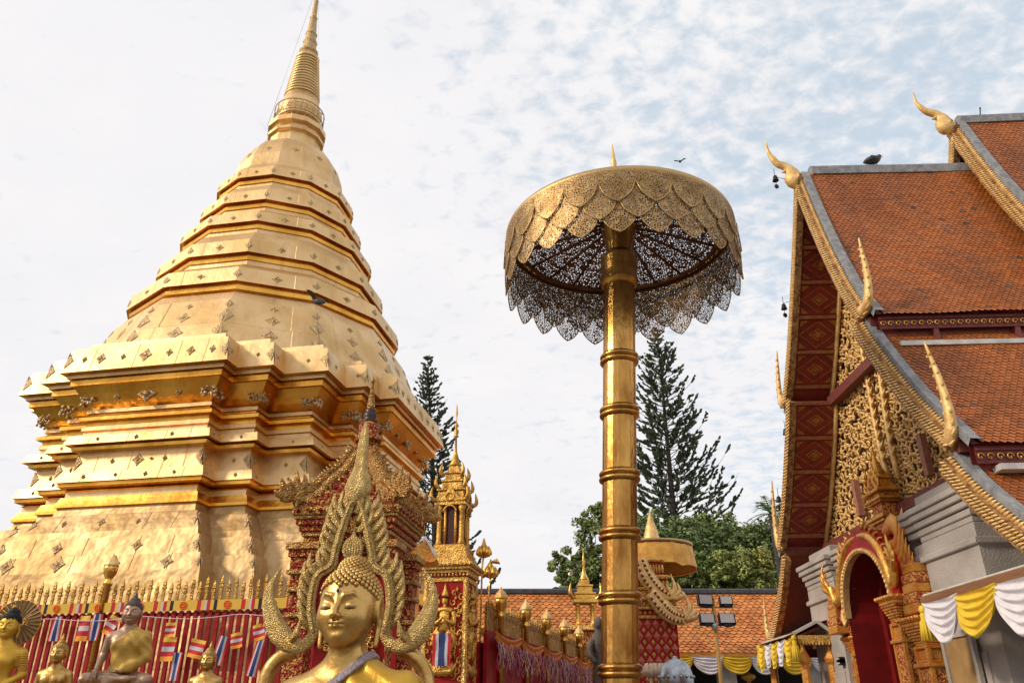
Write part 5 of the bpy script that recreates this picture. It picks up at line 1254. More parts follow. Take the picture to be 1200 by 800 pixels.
for sd in range(4):
    M4 = Matrix.Rotation(sd * math.pi / 2, 4, 'Z'); c = MB(M4); A_ = [(-.10 + .2 * t, 0) for t in (0, 1)]
    c.tube([(.085 * math.cos(a), -.20, zc_ + hc - .10 + .09 * math.sin(a)) for a in np.linspace(0, math.pi, 10)], .014, 5)
    c.prism([(-.16, 0), (.16, 0), (.05, .13), (0, .24), (-.05, .13)], (0, -.215, zr), (1, 0, 0), (0, 0, 1), (0, .03, 0)); c.tube([(.06 * math.cos(a), -.222, zr + .06 + .05 * math.sin(a)) for a in np.linspace(0, 6.283, 12)], .010, 4)
    for k in range(3): c.tube(smoothpts([(.20 - .04 * k, -.20 + .04 * k, zr + .18 * k), (.25 - .045 * k, -.25 + .045 * k, zr + .07 + .18 * k), (.235 - .05 * k, -.235 + .05 * k, zr + .20 + .17 * k)], 3), [.022, .03, .022, .002], 6)
    b.V += c.V; o = len(b.V) - len(c.V); b.F += [tuple(i + o for i in f) for f in c.F]; b.M += c.M; b.S += c.S
for k, (w, h) in enumerate(((.44, .05), (.34, .10), (.38, .03), (.27, .10), (.30, .03), (.20, .09), (.23, .03), (.14, .09))):
    zz0 = zr + sum(q[1] for q in ((.44, .05), (.34, .10), (.38, .03), (.27, .10), (.30, .03), (.20, .09), (.23, .03), (.14, .09))[:k]); lb(b, (0, 0, zz0 + h / 2), (w, w, h - .001), 0, .008)
zz0 = zr + .52; b.lathe([(.075, 0), (.085, .03), (.05, .08), (.055, .1), (.03, .18), (.02, .22), (.012, .42), (.035, .43), (.036, .45), (.02, .46), (.032, .5), (.032, .53), (.014, .55), (.024, .58), (.024, .62), (.008, .64), (.006, .72), (.016, .78), (.002, .92)], 10, (0, 0, zz0)); b.build('lantern_spire', GOLDP, pil, world=False)
zfl = (at(523, 742, 10.3)).z
def pillar_flag():
    b = MB(); cuts = [0, 1 / 6, 2 / 6, 4 / 6, 5 / 6, 1]; cols = [2, 3, 1, 3, 2]; k = (10.3 / 1.06) / CAM_F; w, h = 22 * k, 35 * k; o = PC - FB * (PW / 2 + .10)
    for i in range(5): b.sheet([[o - FD * ((cuts[i] + (cuts[i + 1] - cuts[i]) * q / 2 - .5) * w) + Vector((0, 0, zfl - t / 8 * h)) - FB * .008 * math.sin(t * .9 + i) for t in range(9)] for q in range(3)], cols[i])
    tag(b.build('small_flag', [TYEL, TBLUE, TREDC, FLW]), 'Thai flag hanging on the gold deity relief of the red pillar', 'flag')
pillar_flag()

# right hand fence running back from the pillar
fr = thing('picket_fence', 'golden picket fence with lotus bulb posts running back from the red pillar', 'fence', (0, 10.8, 0))
S0 = Vector((-.36, 10.78, 0)); SD = (Vector((1.50, 17.3, 0)) - S0).normalized(); LEN = (Vector((1.50, 17.3, 0)) - S0).length
for i in range(88):
    p = S0 + SD * (.1 + i * LEN / 90); b = MB(); picket(b, p, Zg, 2.62, 2.98 + .03 * (i % 2), SD, .030); b.build('picket', [PICKR, PKG], fr)
for i in range(5):
    p = S0 + SD * (.55 + i * 1.32); b = MB(); bulb_post(b, p - FD * .06, 3.22, 1.15); b.build('bulb_post', [GOLD, PALEG], fr)
SR = Vector((SD.y, -SD.x, 0)); az = math.atan2(SD.y, SD.x)
for z, h, m in ((2.60, .08, GOLDP), (1.6, .06, PICKR)):
    b = MB(); c = S0 + SD * LEN / 2 - SR * .03; b.box((c.x, c.y, z), (LEN, .05, h), 0, az); b.build('rail', m, fr)
c = S0 + SD * LEN / 2; b = MB(); b.box((c.x, c.y, Zg / 2), (LEN, .4, Zg), 0, az, 1, .02); b.build('plinth', PAVE, fr)
b = MB(); c = S0 + SD * LEN / 2 - SR * .10; b.box((c.x, c.y, 1.7), (LEN, .05, 1.55), 0, az); b.build('red_backing', PICKR, fr)
ORC = mat('orange cloth', (.68, .24, .03), .8, 0, (.56, .17, .02), 10, .2, 40)
b = MB(); nb = 5
for i in range(nb):
    a_, c_ = S0 + SD * (.1 + i * 1.3) + SR * .11, S0 + SD * (1.36 + i * 1.3) + SR * .11; g = []
    for r_ in range(8):
        t = r_ / 7; g.append([a_.lerp(c_, s) + Vector((0, 0, 2.62 - .07 * math.sin(math.pi * s) - t * (.09 + .10 * math.sin(math.pi * s)))) + SR * (.02 * math.sin(t * 12) + .015) for s in np.linspace(0, 1, 13)])
    b.sheet(g)
tag(b.build('orange_drape', ORC), 'orange cloth looped along the golden fence behind the red pillar', 'drape')
RIB = [mat('ribbon pink', (.55, .18, .28), .8), mat('ribbon white', (.66, .58, .64), .8), mat('ribbon red', (.45, .03, .05), .8), mat('ribbon lilac', (.36, .22, .42), .8), TYEL]
b = MB(); rr = random.Random(8)
for i in range(300):
    p = S0 + SD * rr.uniform(.05, LEN - .2) + SR * rr.uniform(.13, .19); L = rr.uniform(.14, .38); w = rr.uniform(.008, .018); z = 2.47 + rr.uniform(-.04, .03); q = rr.uniform(-.05, .05)
    b.sheet([[p + SD * (w + q * t) + Vector((0, 0, z - L * t)) + SR * .02 * math.sin(t * 7 + i), p - SD * (w - q * t) + Vector((0, 0, z - L * t)) + SR * .02 * math.sin(t * 7 + i)] for t in np.linspace(0, 1, 5)], rr.choice((0, 0, 1, 2, 2, 3, 4)))
o = tag(b.build('ribbon_fringe', RIB), 'dense fringe of pink, white and red prayer ribbons under the orange drape', 'ribbons'); o['kind'] = 'stuff'
# gilded lotus lamps beside the pillar
for (u, v, Y, s, lb_) in ((567, 648, 10.9, 1.0, 'gold lotus bud lamp on a stem beside the red pillar, upper one'), (575, 672, 11.3, .9, 'pale gold lotus bud finial at the start of the golden fence')):
    p = at(u, v, Y); b = MB(); b.tube([(p.x - .05, p.y, 1.5), (p.x - .02, p.y, p.z - .2), p], .012, 6); b.lathe([(.02, -.06), (.06, -.02), (.075, .03), (.06, .08), (.03, .12), (.008, .20)], 10, p)
    for k in range(6): a = k * 1.047; b.tube(smoothpts([p + Vector((0, 0, -.05)), p + Vector((.08 * math.cos(a), .08 * math.sin(a), .0)), p + Vector((.06 * math.cos(a), .06 * math.sin(a), .10))], 3), [.015, .035, .004], 5)
    if s == 1.0: b.tube(smoothpts([p + Vector((-.02, 0, -.3)), p + Vector((.08, 0, -.12)), p + Vector((.14, 0, -.12))], 3), .008, 5); b.tube([p + Vector((.10, 0, -.12)), p + Vector((.17, 0, -.10)), p + Vector((.22, 0, -.14))], [.01, .04, .004], 5)
    tag(b.build('lotus_lamp', GOLD), lb_, 'lamp')
# little gate lantern at the end of that fence and the weathered figure beside it
p = at(689, 800, 17.3); g_ = thing('gate_lantern', 'small golden spired gate lantern at the far end of the golden fence', 'shrine', (p.x, 17.3, 0)); zt = at(688, 740, 17.3).z
b = MB(); b.box((p.x, 17.3, zt / 2), (.55, .55, zt), 0, 0, 1, .02); b.box((p.x, 17.3, zt + .05), (.72, .72, .10), 1, 0, 1, .02); b.build('base', [REDG, GOLDC], g_)
b = MB()
for x in (-1, 1):
    for y in (-1, 1): b.lathe([(.05, 0), (.04, .05), (.04, .4), (.06, .45)], 8, (p.x + x * .15, 17.3 + y * .15, zt + .1))
for k, (w, z0, z1) in enumerate(((.5, .55, .62), (.4, .62, .72), (.44, .72, .76), (.3, .76, .88), (.34, .88, .92), (.2, .92, 1.02))): b.box((p.x, 17.3, zt + (z0 + z1) / 2), (w, w, z1 - z0 - .002), 0, 0, 1, .01)
b.lathe([(.09, 1.0), (.1, 1.05), (.05, 1.15), (.02, 1.3), (.03, 1.34), (.005, 1.7)], 8, (p.x, 17.3, zt)); 
for x in (-1, 1): b.tube(smoothpts([(p.x + x * .2, 17.1, zt + .6), (p.x + x * .32, 17.05, zt + .72), (p.x + x * .3, 17.05, zt + .95)], 3), [.04, .05, .005], 6)
b.build('spired_top', GOLD, g_)
c = at(704, 800, 14.5); DKS = mat('weathered stone', (.085, .065, .05), .9, 0, (.15, .12, .10), 7, .6, 30)
b = MB(); zt = at(700, 726, 14.5).z; b.lathe([(.2, 0), (.2, 1.2), (.16, 1.6), (.11, zt - .55), (.14, zt - .42), (.12, zt - .25), (.06, zt - .2), (.09, zt - .1), (.07, zt), (.02, zt + .06)], 12, (c.x, 14.5, 0), 0, True)
for s in (-1, 1): b.tube(smoothpts([(c.x + s * .12, 14.45, zt - .33), (c.x + s * .18, 14.38, zt - .55), (c.x + s * .08, 14.33, zt - .7)], 3), [.06, .055, .04], 7)
b.ball((c.x, 14.44, zt - .07), (.075, .07, .09), 8); tag(b.build('guardian_figure', DKS), 'dark weathered stone guardian figure half hidden by the golden column', 'statue')

# ------------------------------------------------------------------ red and gold shrine behind the arch
SY = 7.2; sc_ = at(418, 620, SY); SX = sc_.x + .04; shr = thing('shrine', 'red and gold shrine with a stepped pyramid roof, naga corners and dark ringed spire', 'shrine', (SX, SY, 0), -R(8))
ZC = at(418, 606, SY).z; HWD = (at(503, 606, SY).x - at(334, 606, SY).x) / 2 * .72
MIX = mat('red gold inlay', (.27, .012, .012), .45, .25, (.55, .30, .07), 46, .8, 60, btype='voronoi', lo=.50, hi=.57, spec=.2)
AG = mat('aged gilding', (.56, .35, .11), .42, .75, (.36, .15, .045), 20, .8, 60, btype='voronoi')
b = MB(); hw = HWD
def sb(hw_, z0, z1, m, bv=.008): b.box((0, 0, (z0 + z1) / 2), (hw_ * 2, hw_ * 2, z1 - z0 - .001), m, 0, 1, bv)
sb(hw, ZC - .07, ZC, 1); sb(hw * .97, ZC - .10, ZC - .07, 1); sb(hw * .93, ZC - .15, ZC - .10, 0); sb(hw * .88, ZC - .20, ZC - .15, 0); sb(hw * .84, ZC - .24, ZC - .20, 1); sb(hw * .80, ZC - .30, ZC - .24, 0)
for k in range(9):
    for sd in range(4): o = rot2(-hw + hw * 2 * (k + .5) / 9, -hw - .006, sd * math.pi / 2); n_ = rot2(0, -1, sd * math.pi / 2); h_ = rot2(1, 0, sd * math.pi / 2); b.diamond((o[0], o[1], ZC - .035), (h_[0], h_[1], 0), (0, 0, 1), (n_[0], n_[1], 0), .04, .024, .012, 0)
b.build('entablature', [MIX, AG], shr, world=False)
for x in (-1, 1):
    for y in (-1, 1):
        b = MB(); c = (x * hw * .72, y * hw * .72)
        for k, (w, z0, z1, m) in enumerate(((.20, -.36, -.30, 1), (.17, -.42, -.36, 0), (.145, -.52, -.42, 0), (.17, -.56, -.52, 1), (.13, -.66, -.56, 0), (.16, -.70, -.66, 1), (.12, -.86, -.70, 0), (.15, -.90, -.86, 1), (.115, -3, -.90, 0))):
            b.box((c[0], c[1], ZC + (z0 + z1) / 2 if z0 > -2.9 else (ZC + z1) / 2), (w * 2 * hw / .65, w * 2 * hw / .65, (z1 - z0 - .001) if z0 > -2.9 else ZC + z1), m, 0, 1, .006)
        b.build('column', [MIX, AG], shr, world=False)
b = MB(); b.box((0, hw * .5, (ZC - .3) / 2), (hw * 1.4, .04, ZC - .3), 0); b.build('back_wall', RED, shr, world=False)
# concave stepped roof
b = MB(); zR = at(428, 516, SY).z; nst = 9
for k in range(nst):
    t0, t1 = k / nst, (k + 1) / nst; w0 = hw * (.88 * (1 - t0) ** 1.5 + .11); z0, z1 = ZC + (zR - ZC) * t0, ZC + (zR - ZC) * t1; h = z1 - z0
    sb(w0, z0, z0 + h * .15, 1, .004); sb(w0 * .95, z0 + h * .15, z1, 0, .006)
    m = max(3, int(w0 / .045))
    for sd in range(4):
        for i in range(m): o = rot2(-w0 + 2 * w0 * (i + .5) / m, -w0 - .002, sd * math.pi / 2); b.tube([(o[0], o[1], z0 + h * .1), (o[0] * 1.03, o[1] * 1.03, z0 + h * .55), (o[0], o[1], z0 + h * .95)], [.009, .013, .002], 5, 1)
b.build('stepped_roof', [MIX, AG], shr, world=False)
b = MB(); tp = at(433, 441, SY).z; H_ = tp - zR
b.lathe([(.12, -.02), (.13, 0), (.10, H_ * .04), (.095, H_ * .22), (.08, H_ * .26)], 12, (0, 0, zR), 0); b.lathe([(.075, H_ * .26), (.08, H_ * .29), (.05, H_ * .31), (.062, H_ * .35), (.062, H_ * .40), (.045, H_ * .42), (.05, H_ * .45), (.04, H_ * .48)], 12, (0, 0, zR), 1); b.lathe([(.036, H_ * .48), (.04, H_ * .52), (.012, H_ * .88), (.022, H_ * .90), (.022, H_ * .94), (.004, H_)], 10, (0, 0, zR), 2)
b.build('spire', [MIX, mat('blackened metal', (.05, .035, .03), .4, .6), AG], shr, world=False)
# naga bodies down the hips of the roof, rearing at the corners
for x in (-1, 1):
    for y in (-1, 1):
        P = smoothpts([(x * hw * .16, y * hw * .2, ZC + (zR - ZC) * .80), (x * hw * .30, y * hw * .36, ZC + (zR - ZC) * .55), (x * hw * .50, y * hw * .60, ZC + (zR - ZC) * .34), (x * hw * .62, y * hw * .74, ZC + .14), (x * hw * .80, y * hw * .86, ZC + .07), (x * hw * .98, y * hw * .96, ZC + .10)], 5)
        b = MB(); b.tube(P, [.045, .06, .06, .055, .05, .055], 8)
        for i in range(2, len(P) - 1): b.tube([P[i] + Vector((0, 0, .04)), P[i] + Vector((x * .02, y * .02, .09)), P[i] + Vector((x * .05, y * .05, .12))], [.02, .02, .003], 5)
        h = P[-1]
        for k in range(6): a = -.5 + k * .42; d = Vector((x * math.cos(a), y * math.cos(a), 1.1 * math.sin(a) + .25)) * (.11 + .03 * (k % 2)); b.tube(smoothpts([h - d * .2, h + d * .55 + Vector((x * .03, 0, -.02)), h + d], 3), [.035, .04, .028, .003], 6)
        for k in range(3): b.tube(smoothpts([h + Vector((0, 0, -.02)), h + Vector((-x * .06 * k, -y * .04 * k, .12)), h + Vector((-x * .05 * k + x * .02, -y * .05 * k, .24 - .03 * k))], 3), [.04, .035, .004], 6)
        b.build('naga', AG, shr, world=False)
# small white roofed shelter seen between the shrine and the pillar
p = at(498, 640, 8.9); sh = thing('shelter_roof', 'small white edged shelter roof between the shrine and the red pillar', 'shelter', (p.x, 8.9, 0))
b = MB(); b.tube([(p.x - .2, 8.9, p.z - .06), (p.x, 8.9, p.z + .10), (p.x + .13, 8.9, p.z - .10)], .022, 4, 0, False); b.build('white_edge', STONEF, sh)
b = MB(); b.prism([(-.2, -.08), (0, .08), (.13, -.12), (.10, -.16), (-.18, -.16)], (p.x, 8.93, p.z), (1, 0, 0), (0, 0, 1), (0, .35, 0)); b.build('orange_ceiling', ORL, sh)
b = MB(); b.tube([(p.x - .1, 9.1, 0), (p.x - .1, 9.1, p.z - .3)], .04, 8); b.build('post', ORL, sh)
# ------------------------------------------------------------------ gallery building behind
gal = thing('gallery', 'long low gallery with orange tile roof behind the courtyard', 'building', (4, 33, 0))
gp = [(0, 6.22), (1.2, 5.15), (2.3, 4.25), (3.1, 3.74)]
gf = lambda s, w, z: Vector((s, 34 - w, z))
b = MB(); tiles(b, gf, gp, -14, 16, .19, .25, 21, .0, .015, .035); b.build('roof_tiles', TILE_O, gal)
b = MB(); b.sheet([[gf(-14, w, z - .03), gf(16, w, z - .03)] for w, z in gp], 0, False); b.sheet([[gf(-14, -w, z - .03), gf(16, -w, z - .03)] for w, z in gp], 0, False); b.build('roof_boards', DRED, gal)
b = MB(); b.box((1, 34, 6.26), (30, .34, .24), 0, 0, 1, .06); b.build('ridge_cap', mat('dark ridge', (.07, .075, .085), .6, 0, (.04, .04, .05), 5, .3, 30), gal)
b = MB(); b.box((1, 30.92, 3.66), (30, .10, .16), 0); b.build('eave_board', ORL, gal)
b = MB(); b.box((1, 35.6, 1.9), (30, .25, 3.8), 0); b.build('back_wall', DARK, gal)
for x in (-11.5, -8.3, -5.1, -1.9, 1.3, 4.5, 7.85, 11.0, 14.0):
    b = MB(); b.box((x, 31.6, 1.82), (.62, .5, 3.64), 0, 0, 1, .03); b.box((x, 31.6, 3.45), (.74, .62, .16), 0, 0, 1, .02); b.build('column', STONEF, gal)
b = MB(); b.box((7.2, 33.2, 1.2), (1.0, .12, 2.4), 0); b.box((7.2, 33.13, 1.3), (.8, .02, 1.9), 1); b.build('orange_door', [ORL, GOLDP], gal)
x = 4.9
names = ['first from the tall column', 'second from the tall column', 'third from the tall column', 'fourth from the tall column', 'fifth from the tall column', 'sixth from the tall column']
xs = [5.35, 6.45, 7.5, 8.55, 9.6, 10.7, 11.8]
for i in range(6):
    b = MB(); swag_cloth(b, (xs[i], 30.8, 3.62), (xs[i + 1] + .1, 30.8, 3.62), .62, 0, 8, .08, Vector((0, -1, 0)))
    tag(b.build('cloth_swag', YELLOW if i % 2 == 0 else WHITE), ('yellow' if i % 2 == 0 else 'white') + ' cloth swag hung under the gallery eave, ' + names[i], 'swag', 'cloth swags under the gallery eave')
# hanging lamp in the gallery
b = MB(); p = at(877, 794, 31.5); b.lathe([(.02, .5), (.03, .2), (.25, .12), (.28, .0), (.1, -.1), (.02, -.25)], 10, p); b.tube([p + Vector((0, 0, .4)), Vector((p.x, p.y, 3.7))], .015, 4)
tag(b.build('hanging_lamp', GOLDP), 'small gilt lamp hanging in the dark gallery', 'lamp')

# floodlight pole
pole = thing('floodlight_pole', 'thin ochre pole with two crossbars carrying floodlights', 'pole', (at(841, 800, 19).x, 19, 0))
OCP = mat('ochre paint', (.55, .30, .07), .55, 0, (.45, .24, .05), 5)
px = at(841, 760, 19).x; zA, zB = at(840, 732, 19).z, at(840, 711, 19).z; hw = (at(863, 720, 19).x - at(817, 720, 19).x) / 2
b = MB(); b.tube([(px, 19, 0), (px, 19, zB + .15)], .045, 8); b.ball((px, 19, zB + .17), .05, 6); b.ball((px - .03, 18.94, zA - .02), .09, 8, 1); b.build('pole', [OCP, STONEF], pole)
for z in (zA, zB): b = MB(); b.tube([(px - hw, 19, z), (px + hw, 19, z)], .022, 6); b.build('crossbar', OCP, pole)
GLASS = mat('lamp glass', (.52, .56, .60), .12, .3)
for (du, dv, sz, tx) in ((827, 702, .30, .5), (851, 703, .26, 0), (829, 724, .30, .1), (852, 724, .32, 0)):
    c = at(du, dv, 18.9); T = Matrix.Translation(c) @ Matrix.Rotation(R(-18 + tx * 20), 4, 'X') @ Matrix.Rotation(R(tx * 18), 4, 'Z')
    b = MB(T); b.box((0, .06, 0), (sz * 1.15, .12, sz * .85), 0, 0, 1, .02); b.box((0, -.012, 0), (sz * .96, .02, sz * .66), 1); b.box((0, .0, -sz * .5), (sz * .5, .05, .06), 0)
    for k in range(5): b.box((-sz * .4 + k * sz * .2, .14, 0), (.02, .06, sz * .7), 0)
    nm = 'left' if du < 840 else 'right'; lv = 'upper' if dv < 710 else 'lower'
    tag(b.build('floodlight', [BLACK, GLASS]), f'black floodlight on the {lv} crossbar, {nm} of the ochre pole' + (', tilted' if tx > .3 else ''), 'floodlight', 'floodlights on the ochre pole')

# ------------------------------------------------------------------ naga stair pier in front of the far umbrella
pier = thing('naga_pier', 'stepped red and gold gate pier with diamond pattern and curving naga bodies', 'gate pier', (4.3, 25.5, 0))
p0 = at(768, 770, 25.5); cx_ = p0.x; b = MB()
zt = at(768, 727, 25.5).z
DIA = mat('red diamond inlay', (.45, .10, .06), .45, .1)
b.box((cx_, 25.5, zt / 2), (1.25, 1.1, zt), 0, 0, 1, .02)
for i in range(7):
    for j in range(5):
        c = Vector((cx_ - .5 + j * .25, 24.94, zt - .15 - i * .34)); b.add([c + Vector((-.1, 0, 0)), c + Vector((0, 0, -.15)), c + Vector((.1, 0, 0)), c + Vector((0, 0, .15)), c + Vector((0, -.05, 0))], [(0, 1, 4), (1, 2, 4), (2, 3, 4), (3, 0, 4)], 2)
        if j < 4 and i < 6: c = c + Vector((.125, 0, -.17)); b.add([c + Vector((-.06, 0, 0)), c + Vector((0, 0, -.09)), c + Vector((.06, 0, 0)), c + Vector((0, 0, .09)), c + Vector((0, -.05, 0))], [(0, 1, 4), (1, 2, 4), (2, 3, 4), (3, 0, 4)], 1)
z = zt
for k, (h, w) in enumerate(((.10, 1.35), (.16, 1.2), (.08, 1.4), (.18, 1.25), (.10, 1.45), (.2, 1.1), (.1, 1.2), (.25, .9), (.12, 1.0), (.4, .7), (.1, .8))):
    b.box((cx_, 25.5, z + h / 2), (w, w * .9, h - .002), (1, 0, 1, 3, 1, 3, 1, 0, 1, 0, 1)[k], 0, 1, .015)
    for i in range(9): b.ball((cx_ - w / 2 + w * i / 8, 25.5 - w * .45, z + h / 2), (.05, .03, h * .35), 5, 1)
    z += h
b.build('stepped_pier', [RED, GOLDC, DIA, REDG], pier)
def nagaband(name, px, r, Y, parent):
    P = smoothpts([at(u, v, Y) for u, v in px], 8); b = MB()
    b.tube(P, r, 10, 0, True, .55, (0, 1, 0))
    for i in range(2, len(P) - 2):
        d = (P[i + 1] - P[i]).normalized(); o = Vector((-d.z, 0, d.x)); rr_ = r if isinstance(r, (int, float)) else lerpl(r, i / len(P))
        for s in (-.45, .45): b.ball(P[i] + o * rr_ * s + Vector((0, -rr_ * .5, 0)), (.05, .03, .05), 6, 1 if (i + (s > 0)) % 2 else 0)
        b.tube([P[i] + o * rr_ * .9, P[i] + o * rr_ * 1.25 + d * .06], [.05, .01], 5, 0)
    h = P[-1]
    for k, (dx, dz) in enumerate(((.05, .75), (.22, .5), (.34, .25), (-.12, .45))): b.tube(smoothpts([h, h + Vector((dx * .8 + .1, -.05, dz * .45)), h + Vector((dx, -.02, dz))], 4), [.12, .10, .05, .008], 6)
    b.build(name, [PALEG, DRED], parent)
nagaband('naga_body', [(748, 655), (757, 676), (770, 692), (786, 702)], [.2, .24, .22, .16], 25.0, pier)
nagaband('naga_body', [(762, 694), (776, 712), (788, 722), (803, 726)], [.2, .24, .22, .16], 24.8, pier)
# silver bell shaped dome on a stand, white flower figures
SILV = mat('silver', (.40, .43, .47), .30, 1.0, (.26, .28, .31), 8, .2, 30)
c = at(793, 800, 23); b = MB(); zt = at(793, 776, 23).z; zb = at(793, 792, 23).z; b.lathe([(.42, 0), (.42, zb - .4), (.46, zb - .35), (.46, zb), (.44, zb + .06), (.38, zb + .25), (.25, zb + .38), (.07, zb + .44), (.05, zb + .5), (.01, zt + .18)], 20, (c.x, 23, 0))
for a in np.linspace(0, 6.283, 18): b.ball((c.x + .46 * math.cos(a), 23 + .46 * math.sin(a), zb - .02), .045, 5)
tag(b.build('silver_dome', SILV), 'silver bell shaped dome with a pointed knob beside the red diamond pier', 'dome')
CREAM = mat('cream lotus', (.68, .55, .42), .7, 0, (.6, .42, .3), 8)
for u, lb in ((763, 'cream lotus bud ornament against the red diamond pier, left one'), (773, 'cream lotus bud ornament against the red diamond pier, right one')):
    c = at(u, 792, 23.5); b = MB(); b.tube([(c.x, 23.5, 0), (c.x, 23.5, c.z)], .05, 6)
    for k in range(8): a = k / 8 * 6.283; b.tube(smoothpts([c, c + Vector((.17 * math.cos(a), .17 * math.sin(a), .12)), c + Vector((.12 * math.cos(a), .12 * math.sin(a), .34))], 3), [.05, .08, .01], 6)
    tag(b.build('lotus_ornament', CREAM), lb, 'ornament')

# distant thin spires over the gallery roof
def spire(px, v0, v1, Y, label, w):
    a, c = at(px[0], v0, Y), at(px[1], v1, Y); h = c.z - a.z; b = MB(); s = w
    b.lathe([(s * 1.2, -a.z), (s * 1.2, -.6 * h), (s, 0), (s * 1.25, .03 * h), (s * .8, .06 * h), (s * .9, .18 * h), (s * 1.15, .2 * h), (s * .6, .24 * h), (s * .9, .34 * h), (s * .5, .38 * h), (s * .65, .46 * h), (s * .32, .52 * h), (s * .42, .60 * h), (s * .2, .66 * h), (s * .12, .8 * h), (s * .18, .83 * h), (.01, h)], 10, a)
    tag(b.build('distant_spire', mat('pale spire', (.72, .62, .50), .5, .3)), label, 'spire')
spire((670, 672), 690, 640, 42, 'thin pale spire with tiered parasols standing beyond the gallery ridge', .34); spire((688, 688), 690, 672, 44, 'short thin spire tip beside the taller pale one beyond the gallery', .2)

# ------------------------------------------------------------------ trees
BARK = mat('bark', (.06, .045, .035), .9, 0, (.035, .028, .024), 6, .6, 20)
def leafmat(name, c1, c2, isl=.45):
    m = mat(name, c1, .55, 0, c2, .5, island=isl, detail=3); b = m.node_tree.nodes['Principled BSDF']; b.inputs['Subsurface Weight'].default_value = 0; return m
PINEL = leafmat('pine needles', (.082, .105, .068), (.12, .145, .09))
def pine(base, top, hw, label, seed, low=.06, lean=0, dens=1.0):
    rr = random.Random(seed); root = thing('norfolk_pine', label, 'tree', (base[0], base[1], 0)); Bv = Vector(base); Tv = Vector(top); H = (Tv - Bv).length
    b = MB(); b.tube([Bv.lerp(Tv, t) for t in np.linspace(0, 1, 12)], [.36, .3, .22, .12, .02], 8); b.build('trunk', BARK, root)
    V = []; F = []; bb = MB(); n = int(48 * dens)
    for i in range(n):
        t = low + (1 - low) * (i / n) ** .92; o = Bv.lerp(Tv, t); ln = hw * (1 - t) ** .78 * (1.0 if t > .12 else .8) + .12; a0 = rr.uniform(0, 6.28)
        nb = 7 if t < .93 else 4
        for k in range(nb):
            if rr.random() < .06: continue
            a = a0 + 6.283 * k / nb + rr.uniform(-.2, .2); L = ln * rr.uniform(.55, 1.12); q0 = rr.uniform(.45, 1.05); d = Vector((math.cos(a), math.sin(a), 0))
            P = smoothpts([o, o + d * L * .45 + Vector((0, 0, L * q0 * .2)), o + d * L * .82 + Vector((0, 0, L * q0 * .55)), o + d * L + Vector((0, 0, L * q0 * .9))], 4)
            bb.tube(P, [.035, .02, .008], 3)
            m = max(4, int(L * 6))
            for q in range(m):
                u = .28 + .72 * q / m if L > .8 else q / m; c = lerpl(P, min(u, .999)); side = Vector((-d.y, d.x, 0))
                for s in (-1, 1):
                    if rr.random() < .28 or (math.sin(u * 9 + k * 2.1 + i) < -.72): continue
                    tl = rr.uniform(.28, .6) * (.5 + .5 * min(L, 2) / 2) * (1.15 - .55 * u); e = c + (d * .55 + side * s * rr.uniform(.1, .75) + Vector((0, 0, rr.uniform(.25, .8)))).normalized() * tl
                    # a rope of short needles: crossed narrow blades
                    ax = (e - c).normalized(); w1 = ax.orthogonal().normalized() * .055; w2 = ax.cross(w1)
                    for w in (w1, w2):
                        k0 = len(V); V.extend([c - w * .6, c + w * .6, c.lerp(e, .6) + w * 1.5, e + w * .3, e - w * .3, c.lerp(e, .6) - w * 1.5]); F.append(tuple(range(k0, k0 + 6)))
    bb.add(V, F, 1); bb.build('crown', [BARK, PINEL], root)
pine((at(784, 640, 55).x + .55, 55, 0), at(770, 384, 55), 6.8, 'tall Norfolk pine with whorled branches right of the golden column', 4, .36)
pine((at(525, 640, 48).x + .2, 48, 0), at(501, 416, 48), 4.0, 'Norfolk pine half hidden behind the golden chedi', 9, .25, dens=.95)

def broad(name, base, clumps, label, lm, seed, n=5200, leaf=.17, trunk=.3):
    """clumps: list of (centre, radii); a crown of many small leaf faces"""
    rr = random.Random(seed); root = thing(name, label, 'tree', base)
    b = MB(); top = Vector(clumps[0][0])
    for c, r in clumps:
        c = Vector(c); B0 = Vector(base); m = B0.lerp(c, .55); m.x = B0.x + (c.x - B0.x) * .25; m.y = B0.y + (c.y - B0.y) * .25
        b.tube(smoothpts([B0, m, c], 5), [trunk, trunk * .7, trunk * .35, .03], 6)
    b.build('trunk', BARK, root)
    V = []; F = []; tot = sum(r[0] * r[2] for c, r in clumps)
    for c, r in clumps:
        c = Vector(c); k = int(n * r[0] * r[2] / tot); sub = [(rr.gauss(0, 1), rr.gauss(0, 1), rr.gauss(0, 1)) for _ in range(max(10, k // 75))]
        for s in sub:
            s = Vector(s).normalized() * rr.uniform(.55, 1.0); cc = c + Vector((s.x * r[0], s.y * r[1], s.z * r[2])); sr = rr.uniform(.16, .34) * (r[0] + r[2]) / 2
            for _ in range(75):
                v = Vector((rr.gauss(0, 1), rr.gauss(0, 1), rr.gauss(0, 1))).normalized() * sr * rr.uniform(.3, 1) ** .5; p = cc + Vector((v.x, v.y, v.z * .75))
                nrm = (v.normalized() + Vector((rr.uniform(-.7, .7), rr.uniform(-.7, .7), rr.uniform(-.1, 1.0)))).normalized(); a = nrm.orthogonal().normalized(); a.rotate(Matrix.Rotation(rr.uniform(0, 6.28), 3, nrm)); q = nrm.cross(a); l = leaf * rr.uniform(.6, 1.3)
                k0 = len(V); V.extend([p - a * l, p + q * l * .45 - a * .1 * l, p + a * l, p - q * l * .45 - a * .1 * l]); F.append((k0, k0 + 1, k0 + 2, k0 + 3))
    b = MB(); b.add(V, F, 0); b.build('crown', lm, root)
